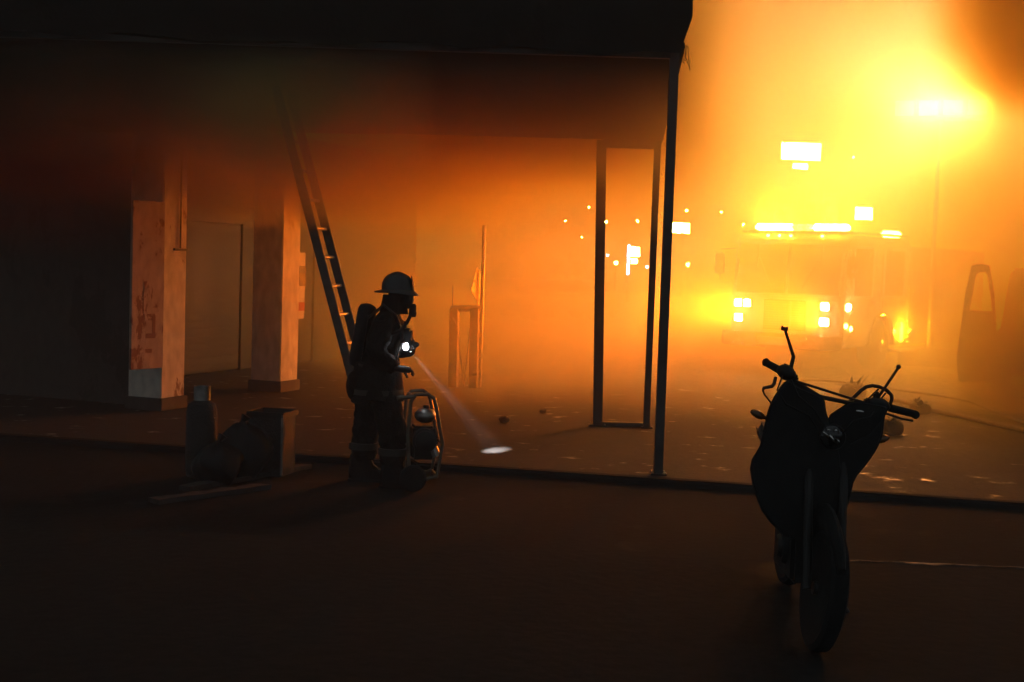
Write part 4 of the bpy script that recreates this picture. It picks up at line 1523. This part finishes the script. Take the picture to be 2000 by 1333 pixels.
# bent rod and cable end that catch the light
r0_ = ground(400, 912, ROAD_Z)
m = MB()
m.tube([ground(392, 915, ROAD_Z) - r0_ + Vector((0, 0, .02)), ground(412, 905, ROAD_Z) - r0_ + Vector((0, 0, .05)), ground(432, 901, ROAD_Z) - r0_ + Vector((0, 0, .04)), ground(455, 905, ROAD_Z) - r0_ + Vector((0, 0, .012))], 0.012, 8)
o = m.build('bent_rod', M['chrome'])
o.location = r0_
tag(o, 'thin bent metal rod glinting on the dark ground before the sacks', 'rod')
c0_ = ground(860, 915, ROAD_Z)
m = MB()
cp = [(838, 925), (860, 905), (885, 900), (908, 905), (922, 914), (926, 924)]
m.tube([ground(x, y, ROAD_Z) - c0_ + Vector((0, 0, 0.018)) for x, y in cp], 0.016, 8)
o = m.build('cable', M['plastic'])
o.location = c0_
tag(o, 'thick cable curling over the ground beside the motor unit', 'cable')

# ---------------------------------------------------------------- hoses and debris on the forecourt
for (pts, r, lab) in (([(1700, 782), (1760, 788), (1800, 802), (1860, 815), (1930, 831), (2010, 849), (2080, 870)], 0.05, 'thick fire hose lying across the forecourt at the right edge'),
                      ([(1560, 745), (1640, 748), (1760, 765), (1880, 784), (1940, 806), (2010, 832), (2070, 850)], 0.035, 'thinner fire hose running behind the thick hose')):
    c = ground(*pts[2])
    P_ = [ground(x, y) - c + Vector((0, 0, r * 0.8)) for x, y in pts]
    # smooth with Catmull-Rom
    Q = []
    for i in range(len(P_) - 1):
        a, b, d, e = P_[max(0, i - 1)], P_[i], P_[i + 1], P_[min(len(P_) - 1, i + 2)]
        for k in range(6):
            t = k / 6
            Q.append(0.5 * ((2 * b) + (d - a) * t + (2 * a - 5 * b + 4 * d - e) * t * t + (-a + 3 * b - 3 * d + e) * t ** 3))
    Q.append(P_[-1])
    m = MB()
    m.tube(Q, r, 10, flat=0.75)
    o = m.build('fire_hose', M['hose'])
    o.location = c
    tag(o, lab, 'hose', 'fire hoses on the forecourt')
rnd = random.Random(3)
for (px, py, w, h, n_, lab) in ((1665, 778, 0.30, 0.34, 40, 'ragged clump of torn leaves behind the motorcycle handlebar'), (1797, 808, 0.22, 0.24, 26, 'small spiky clump of debris beside the fire hose'), (1742, 848, 0.2, 0.26, 26, 'ragged dark clump of debris right of the motorcycle')):
    c = ground(px, py)
    t_ = thing('debris_clump', lab, 'debris', c, group='debris clumps on the forecourt')
    m = MB()
    m.ell((0, 0, h * 0.3), (w * 0.75, w * 0.6, h * 0.45), 12, 7)
    m.build('core', M['charred'], t_, angle=60)
    m = MB()
    for k in range(n_):
        a, e = rnd.uniform(0, 2 * math.pi), rnd.uniform(0.1, 1.3)
        d = Vector((math.cos(a) * math.cos(e), math.sin(a) * math.cos(e), math.sin(e)))
        s_ = d.cross(Vector((0, 0, 1))).normalized() * rnd.uniform(0.012, 0.035)
        L_ = rnd.uniform(0.6, 1.25)
        b0 = Vector((rnd.uniform(-1, 1) * w * 0.3, rnd.uniform(-1, 1) * w * 0.3, h * rnd.uniform(0.1, 0.4)))
        tip = b0 + Vector((d.x * w * L_, d.y * w * L_, d.z * h * L_ * 0.8))
        md_ = (b0 + tip) / 2 + Vector((0, 0, 0.03))
        up = Vector((0, 0, 0.006))
        m.add([b0 - s_ * 0.5, b0 + s_ * 0.5, md_ + s_, md_ - s_, tip, md_ + up * 2], [(0, 1, 2, 5), (0, 5, 3), (5, 2, 4), (3, 5, 4), (0, 3, 2, 1), (3, 4, 2)])
    tag(m.build('torn_leaves', M['leaf'], t_), kind='stuff')
rnd = random.Random(11)
for (px, py, s, lab) in ((985, 826, 0.07, 'small dark lump of rubble between the firefighter and the posts'), (1060, 808, 0.05, 'tiny dark rubble lump left of the thick post')):
    c = ground(px, py)
    bm2 = bmesh.new()
    bmesh.ops.create_icosphere(bm2, subdivisions=2, radius=s)
    for v in bm2.verts:
        v.co *= 1 + rnd.uniform(-0.25, 0.25)
        v.co.z = max(-s * 0.6, v.co.z * 0.7)
    me = bpy.data.meshes.new('rubble_lump')
    bm2.to_mesh(me)
    bm2.free()
    me.materials.append(M['charred'])
    o = bpy.data.objects.new('rubble_lump', me)
    COL.objects.link(o)
    o.location = c + Vector((0, 0, s * 0.6))
    tag(o, lab, 'rubble', 'rubble lumps')

# ---------------------------------------------------------------- steel stand with tie wires and sign pole
f0 = ground(906, 757)
fs = thing('steel_stand', 'low steel frame stand with two thick legs and crossed wires behind the firefighter', 'stand', f0, R(-10))


def sp(px, py, dd=0.0):
    v = at(px, py, f0.y + dd) - f0
    return Matrix.Rotation(R(10), 3, 'Z') @ v


for (x0, x1) in ((877, 893), (916, 934)):
    a, b = sp((x0 + x1) / 2, 757), sp((x0 + x1) / 2 + 3, 602)
    square_post('leg', (a.x, a.y, 0), (b.x, b.y, b.z), 0.13, M['post_paint'], fs, 0.16, foot=False)
m = MB()
a, b = sp(880, 603), sp(938, 603)
m.tube([a, b], 0.05, 8)
m.build('top_bar', M['steel'], fs)
for (p, q) in (((893, 640), (906, 756)), ((918, 640), (906, 756)), ((884, 620), (895, 640)), ((884, 605), (884, 560))):
    m = MB()
    m.tube([sp(*p, -0.1), sp(*q, -0.1)], 0.008, 6)
    m.build('tie_wire', M['steel'], fs)
p0 = ground(936, 757)
spole = thing('sign_pole', 'thin pole with a tilted diamond warning sign beside the steel stand', 'sign', p0)
m = MB()
tpz = at(940, 440, p0.y)
m.tube([(0, 0, 0), (0.0, 0, tpz.z)], 0.03, 10)
m.build('pole', M['steel'], spole)
m = MB()
sz = 0.31
m.prism([(0, 0, sz), (sz, 0, 0), (0, 0, -sz), (-sz, 0, 0)], (0, 0.01, 0))
so = m.build('diamond_sign', M['sign_paint'], spole, bevel=0.004)
so.location = (-0.07, -0.05, at(928, 558, p0.y).z)
so.rotation_euler = (0, R(-12), R(72))
# ---------------------------------------------------------------- dark van at the right edge, its driver door open
vx = at(2052, 700, 21.6)
van = thing('van', 'dark van at the right edge with its front door swung open', 'van', (vx.x, vx.y, 0), R(-30))
# local: front faces -y, body centred on x
prof = [(-0.1, 0.35), (-0.18, 0.75), (-0.1, 1.05), (0.75, 1.2), (1.35, 2.05), (1.6, 2.2), (4.9, 2.24), (5.0, 2.1), (5.0, 0.35)]
m = MB()
m.prism([(-0.95, y, z) for y, z in prof], (1.9, 0, 0))
m.build('body', M['van_paint'], van, bevel=0.06, seg=3)
m = MB()
m.prism([(-0.82, 0.78, 1.25), (0.82, 0.78, 1.25), (0.76, 1.3, 2.0), (-0.76, 1.3, 2.0)], (0, -0.03, 0.02))
m.build('windscreen', M['glass'], van)
m = MB()
m.bx(-0.96, 0.96, -0.26, -0.1, 0.35, 0.62)
m.build('bumper', M['plastic'], van, bevel=0.03)
m = MB()
m.bx(-0.5, 0.5, -0.2, -0.15, 0.68, 0.9)
m.build('grille', M['black_metal'], van, bevel=0.01)
for s in (-1, 1):
    m = MB()
    m.box((s * 0.72, -0.17, 0.82), (0.3, 0.08, 0.18))
    m.build('headlight', M['glass'], van, bevel=0.03)
    for yc in (0.75, 4.0):
        m = MB()
        m.lathe([(0.2, -0.1), (0.32, -0.11), (0.35, -0.08), (0.35, 0.08), (0.32, 0.11), (0.2, 0.1)], (0, 0, 0), 'X', 24)
        w = m.build('wheel', M['rubber'], van)
        w.location = (s * 0.87, yc, 0.35)
        m = MB()
        m.lathe([(0.21, 0), (0.18, s * 0.03), (0.05, s * 0.05)], (s * 0.08, 0, 0), 'X', 18)
        m.build('rim', M['steel'], w)
    m = MB()
    m.bx(s * 0.955 - 0.006, s * 0.955 + 0.006, 1.75, 2.9, 1.3, 1.95)
    m.build('side_window', M['glass'], van)
m = MB()
m.box((1.12, 0.85, 1.4), (0.2, 0.1, 0.26))
m.tube([(0.95, 0.95, 1.35), (1.1, 0.87, 1.38)], 0.02, 6)
m.build('mirror', M['plastic'], van, bevel=0.02)
# open door: outline in the plane of the photo's left edge of the van, window cut out, hinge on the van's corner


def vp(px, py, dd=0.0):
    v = at(px, py, vx.y - 0.1 + dd) - Vector((vx.x, vx.y, 0))
    return Matrix.Rotation(R(30), 3, 'Z') @ v


outer = [(1868, 700), (1880, 600), (1893, 528), (1899, 517), (1930, 516), (1938, 524), (1944, 585), (1948, 640), (1948, 745), (1872, 745)]
inner = [(1894, 606), (1906, 540), (1911, 533), (1924, 532), (1929, 538), (1936, 590), (1937, 608)]
mid = [(1875, 640), (1885, 575), (1900, 525), (1914, 521), (1928, 523), (1940, 570), (1947, 630)]
m = MB()
# frame ring: outer contour (upper part) against the inner contour
ou = [(1876, 640), (1885, 575), (1897, 520), (1914, 515), (1933, 519), (1942, 570), (1947, 640)]
n = len(ou)
for dd in (0.0, 0.06):
    m.v += [tuple(vp(x, y, dd)) for x, y in ou] + [tuple(vp(x, y, dd)) for x, y in inner]
for i in range(n - 1):
    m.f += [(i, i + 1, n + i + 1, n + i), (2 * n + i, 3 * n + i, 3 * n + i + 1, 2 * n + i + 1), (i, 2 * n + i, 2 * n + i + 1, i + 1), (n + i, n + i + 1, 3 * n + i + 1, 3 * n + i)]
m.f += [(0, n, 3 * n, 2 * n), (n - 1, 2 * n + n - 1, 3 * n + n - 1, n + n - 1)]
# lower panel
lo = [(1876, 640.5), (1894, 606), (1937, 608), (1947, 640.5), (1949, 748), (1872, 746), (1868, 700)]
k0 = len(m.v)
nl_ = len(lo)
m.v += [tuple(vp(x, y, 0.0)) for x, y in lo] + [tuple(vp(x, y, 0.07)) for x, y in lo]
m.f += [tuple(k0 + i for i in range(nl_)), tuple(k0 + nl_ + i for i in reversed(range(nl_)))]
m.f += [(k0 + i, k0 + nl_ + i, k0 + nl_ + (i + 1) % nl_, k0 + (i + 1) % nl_) for i in range(nl_)]
dr = m.build('door', M['van_paint'], van)
m = MB()
m.prism([vp(1908, 655, -0.02), vp(1932, 656, -0.02), vp(1932, 661, -0.02), vp(1908, 660, -0.02)], (0, 0.02, 0))
m.build('handle', M['chrome'], dr, bevel=0.003)
m = MB()
m.prism([vp(1872, 690, -0.04), vp(1946, 692, -0.04), vp(1946, 704, -0.04), vp(1871, 702, -0.04)], (0, 0.04, 0))
m.build('trim', M['plastic'], dr, bevel=0.006)
# ---------------------------------------------------------------- far side of the street: signs, lamps, cars, shops
def pole_sign(name, label, boards, d, pole_px, mats, group=None, letters=None):
    """boards: pixel rectangles at distance d."""
    base = at(pole_px, 600, d)
    t_ = thing(name, label, 'sign', (base.x, base.y, 0), group=group)
    zt = max(at((x0 + x1) / 2, y0, d).z for x0, y0, x1, y1 in boards) - base.z * 0
    m = MB()
    m.tube([(0, 0.25, 0), (0, 0.25, zt - 0.1)], 0.13, 10)
    m.build('pole', M['far_dark'], t_)
    for (x0, y0, x1, y1), mt in zip(boards, mats):
        a, b = at(x0, y0, d), at(x1, y1, d)
        m = MB()
        m.bx(a.x - base.x, b.x - base.x, -0.1, 0.1, b.z, a.z)
        cab_ = m.build('cabinet', M['far_dark'], t_, bevel=0.02)
        m = MB()
        m.bx(a.x - base.x + 0.04, b.x - base.x - 0.04, -0.125, -0.103, b.z + 0.04, a.z - 0.04)
        m.build('lit_panel', M[mt], cab_, bevel=0.01)
    return t_, base


t_, base = pole_sign('roadside_sign', 'tall lit sign of a wide board over a small board above the fire engine', [(1525, 277, 1603, 316), (1547, 318, 1578, 333)], 80, 1598, ['sign_white', 'sign_white'])
# illegible yellow lettering along the top of the board, kept as short strokes
rnd = random.Random(5)
for (x, w, y, h) in ((1531, 6, 277, 2.2), (1538, 3.5, 281, 5), (1549, 2.5, 283, 3), (1556, 2.0, 280, 4.5), (1562, 3.0, 282, 2.4), (1570, 4.5, 283, 3.4), (1579, 2.4, 280, 3), (1586, 2.0, 282, 4), (1594, 5, 282, 4.5)):
    a, b = at(x, y + 2, 80), at(x + w, y + h + 2, 80)
    m = MB()
    m.bx(a.x - base.x, b.x - base.x, -0.135, -0.127, b.z, a.z)
    m.build('letter_stroke', M['sign_yellow'], t_)
pole_sign('roadside_sign', 'white lit billboard just right of the front canopy post', [(1308, 434, 1348, 457)], 90, 1330, ['sign_white'])
pole_sign('roadside_sign', 'white lit sign showing above the roof light bar of the fire engine', [(1668, 403, 1704, 432)], 70, 1686, ['sign_white'])
t_, base = pole_sign('shop_sign', 'blue-white lit shop sign between the thick and the thin post', [(1229, 481, 1250, 503), (1231, 504, 1245, 517), (1221, 500, 1227.5, 503.5), (1251.5, 500, 1257, 503.5)], 72, 1227, ['sign_white', 'sign_white', 'sign_blue', 'sign_blue'])
m = MB()
a, b = at(1226, 478, 72), at(1228.5, 537, 72)
m.bx(a.x - base.x, b.x - base.x, -0.06, 0.06, b.z, a.z)
m.build('neon_edge', M['sign_blue'], t_)
# vertical neon strips
nb = at(1040, 600, 75)
ns = thing('neon_sign', 'tall narrow strip sign glowing yellow-white left of the thick post', 'sign', (nb.x, nb.y, 0))
m = MB()
m.tube([(0, 0.2, 0), (0, 0.2, at(1040, 410, 75).z)], 0.1, 8)
m.build('pole', M['far_dark'], ns)
for (x0, x1, y0, y1) in ((1037.0, 1039.5, 412, 445), (1039.6, 1041.2, 425, 447), (1042.2, 1043.6, 428, 456)):
    a, b = at(x0, y0, 75), at(x1, y1, 75)
    m = MB()
    m.bx(a.x - nb.x, b.x - nb.x, -0.05, 0.05, b.z, a.z)
    m.build('neon_strip', M['neon_yellow'], ns)


def street_lamp(px, py, d, label, r=0.13, mat='street', short=False, name='street_lamp', group='far street lamps'):
    h = at(px, py, d)
    t_ = thing(name, label, 'lamp', (h.x, h.y, 0), group=group)
    m = MB()
    if short:
        m.lathe([(0.09, 0), (0.05, 0.3), (0.04, h.z - r)], seg=8)
    else:
        m.tube([(0.9, 0.1, 0), (0.9, 0.1, h.z - 0.2), (0.7, 0.1, h.z + 0.12), (0, 0.1, h.z + 0.16)], [0.09, 0.05, 0.04, 0.04], 8)
    m.build('pole', M['far_dark'], t_)
    m = MB()
    if short:
        m.lathe([(r * 1.1, h.z + r), (0.02, h.z + r * 1.5)], seg=10)
    else:
        m.box((0, 0.1, h.z + r + 0.04), (0.55, 0.25, 0.08))
    m.build('lamp_cap', M['far_dark'], t_)
    m = MB()
    m.ell((0, 0, h.z), (r, r, r), 10, 6)
    m.build('bulb', M[mat], t_)


for (px, py, d, lab) in (
        (1053, 429, 95, 'street lamp dot just right of the yellow strip sign, upper row'),
        (1094, 427, 100, 'left one of the close pair of street lamp dots in the upper row'),
        (1105, 431, 105, 'right one of the close pair of street lamp dots in the upper row'),
        (1140, 433, 110, 'street lamp dot between the close pair and the thick post'),
        (1150, 406, 85, 'highest street lamp dot left of the thick post'),
        (1184, 434, 100, 'street lamp dot touching the right side of the thick post'),
        (1062, 468, 130, 'left street lamp dot of the lower row'),
        (1082, 463, 128, 'middle street lamp dot of the lower row'),
        (1137, 463, 132, 'right street lamp dot of the lower row, near the thick post'),
        (1033, 477, 140, 'faintest street lamp dot under the yellow strip sign'),
        (1245, 432, 105, 'street lamp dot above the blue-white shop sign'),
        (1341, 412, 90, 'street lamp dot above the white billboard'),
        (1408, 415, 95, 'street lamp dot alone between the billboard and the fire engine'),
        (1452, 439, 85, 'street lamp dot at the left end of the engine light bar'),
        (1667, 307, 100, 'single high lamp dot between the tall sign and the floodlights')):
    street_lamp(px, py, d, lab, r=0.055 + 0.0004 * d)
for (px, py, d, lab, mt, r) in (
        (1203, 514, 60, 'white globe lamp left of the blue-white shop sign', 'globe', 0.09),
        (1344, 517, 60, 'white globe lamp between the front post and the fire engine', 'globe', 0.10),
        (1186, 499, 70, 'violet globe lamp at the right side of the thick post', 'sign_blue', 0.08),
        (1264, 522, 62, 'violet globe lamp at the thin post', 'sign_blue', 0.08)):
    street_lamp(px, py, d, lab, r, mt, True, 'globe_lamp', 'far globe lamps')

# parked cars
CARB = [(-2.1, 0.35), (-2.15, 0.7), (-1.95, 0.88), (-1.1, 0.98), (-0.55, 1.4), (0.7, 1.45), (1.5, 1.02), (2.0, 0.95), (2.15, 0.7), (2.1, 0.35)]


def car(px, d, rot, label, paint):
    c = at(px, 600, d)
    t_ = thing('parked_car', label, 'car', (c.x, c.y, 0), R(rot), 'cars parked across the street')
    m = MB()
    m.prism([(x, -0.85, z) for x, z in CARB], (0, 1.7, 0))
    m.build('body', paint, t_, bevel=0.07, seg=2)
    for s in (-1, 1):
        m = MB()
        m.prism([(-0.95, s * 0.856, 1.0), (-0.5, s * 0.856, 1.34), (0.6, s * 0.856, 1.38), (1.2, s * 0.856, 1.05)], (0, s * 0.004, 0))
        m.build('window', M['glass'], t_)
        for x in (-1.3, 1.3):
            m = MB()
            m.lathe([(0.18, -0.1), (0.31, -0.1), (0.32, 0.1), (0.18, 0.1)], (x, s * 0.8, 0.32), 'Y', 16)
            m.build('wheel', M['rubber'], t_)
        m = MB()
        m.box((-2.13, s * 0.6, 0.68), (0.06, 0.3, 0.12))
        m.build('headlight', M['chrome'], t_, bevel=0.02)


M['car_a'] = surf('car_dark', (0.04, 0.04, 0.05), (0.03, 0.03, 0.035), (0.25, 0.35), 3, 0, 0.02, coat=0.5)
M['car_b'] = surf('car_grey', (0.2, 0.2, 0.2), (0.15, 0.15, 0.15), (0.25, 0.35), 3, 0, 0.02, coat=0.5)
car(1015, 46, 80, 'dark car parked end-on left of the other parked cars', M['car_a'])
car(1080, 47, 20, 'grey car parked in the middle of the far row', M['car_b'])
car(1140, 49, 70, 'dark car parked just left of the thick post', M['car_a'])

# low shop across the street
sb = at(1040, 600, 58)
sh_ = thing('far_shop', 'low dim shop building across the street behind the parked cars', 'building', (sb.x, sb.y, 0))
m = MB()
m.bx(-2.2, 2.7, 0, 7, 0, 2.9)
m.build('wall', M['far_wall'], sh_)
m = MB()
m.bx(-2.5, 3.0, -0.5, 7.2, 2.905, 3.15)
m.build('roof', M['far_dark'], sh_, bevel=0.03)
for (x0, x1, z0, z1, nm) in ((-1.9, -1.1, 0.05, 2.2, 'door'), (-0.5, 1.4, 0.8, 2.2, 'window'), (1.7, 2.4, 0.8, 2.2, 'window')):
    m = MB()
    m.bx(x0, x1, -0.03, -0.003, z0, z1)
    w = m.build(nm, M['glass'], sh_)
    m = MB()
    m.bx(x0 - 0.08, x0 - 0.002, -0.06, -0.001, z0, z1 + 0.08)
    m.bx(x1 + 0.002, x1 + 0.08, -0.06, -0.001, z0, z1 + 0.08)
    m.bx(x0 - 0.002, x1 + 0.002, -0.06, -0.001, z1 + 0.002, z1 + 0.08)
    m.build('frame', M['plate_white'], w)


def far_tree(px, d, h, w, label, seed):
    c = at(px, 600, d)
    rr_ = random.Random(seed)
    t_ = thing('tree', label, 'tree', (c.x, c.y, 0), group='trees across the street')
    m = MB()
    m.tube([(0, 0, 0), (0.1, 0, h * 0.3), (0.0, 0.1, h * 0.55)], [0.22, 0.16, 0.08], 8)
    for k in range(5):
        a = k * 1.3
        m.tube([(0.05, 0, h * 0.4), (math.cos(a) * w * 0.3, math.sin(a) * w * 0.3, h * 0.62)], [0.09, 0.03], 6)
    m.build('trunk', M['bark'], t_)
    m = MB()
    cl = [(rr_.uniform(-1, 1) * w * 0.4, rr_.uniform(-1, 1) * w * 0.4, h * rr_.uniform(0.5, 0.92), rr_.uniform(0.25, 0.5) * w * 0.6) for _ in range(16)]
    for k in range(2600):
        x, y, z_, r_ = rr_.choice(cl)
        d_ = Vector((rr_.gauss(0, 1), rr_.gauss(0, 1), rr_.gauss(0, 1))).normalized() * r_ * rr_.random() ** 0.4
        p = Vector((x, y, z_)) + d_
        u_ = Vector((rr_.gauss(0, 1), rr_.gauss(0, 1), rr_.gauss(0, 1))).normalized() * 0.12
        v_ = u_.cross(Vector((rr_.gauss(0, 1), rr_.gauss(0, 1), rr_.gauss(0, 1)))).normalized() * 0.07
        m.add([p - u_, p + v_, p + u_, p - v_], [(0, 1, 2, 3)])
    tag(m.build('crown', M['leaf'], t_), kind='stuff')


far_tree(985, 66, 6.0, 4.0, 'dim tree behind the left end of the far shop', 2)
far_tree(1085, 68, 5.2, 4.2, 'dim tree behind the right end of the far shop', 4)
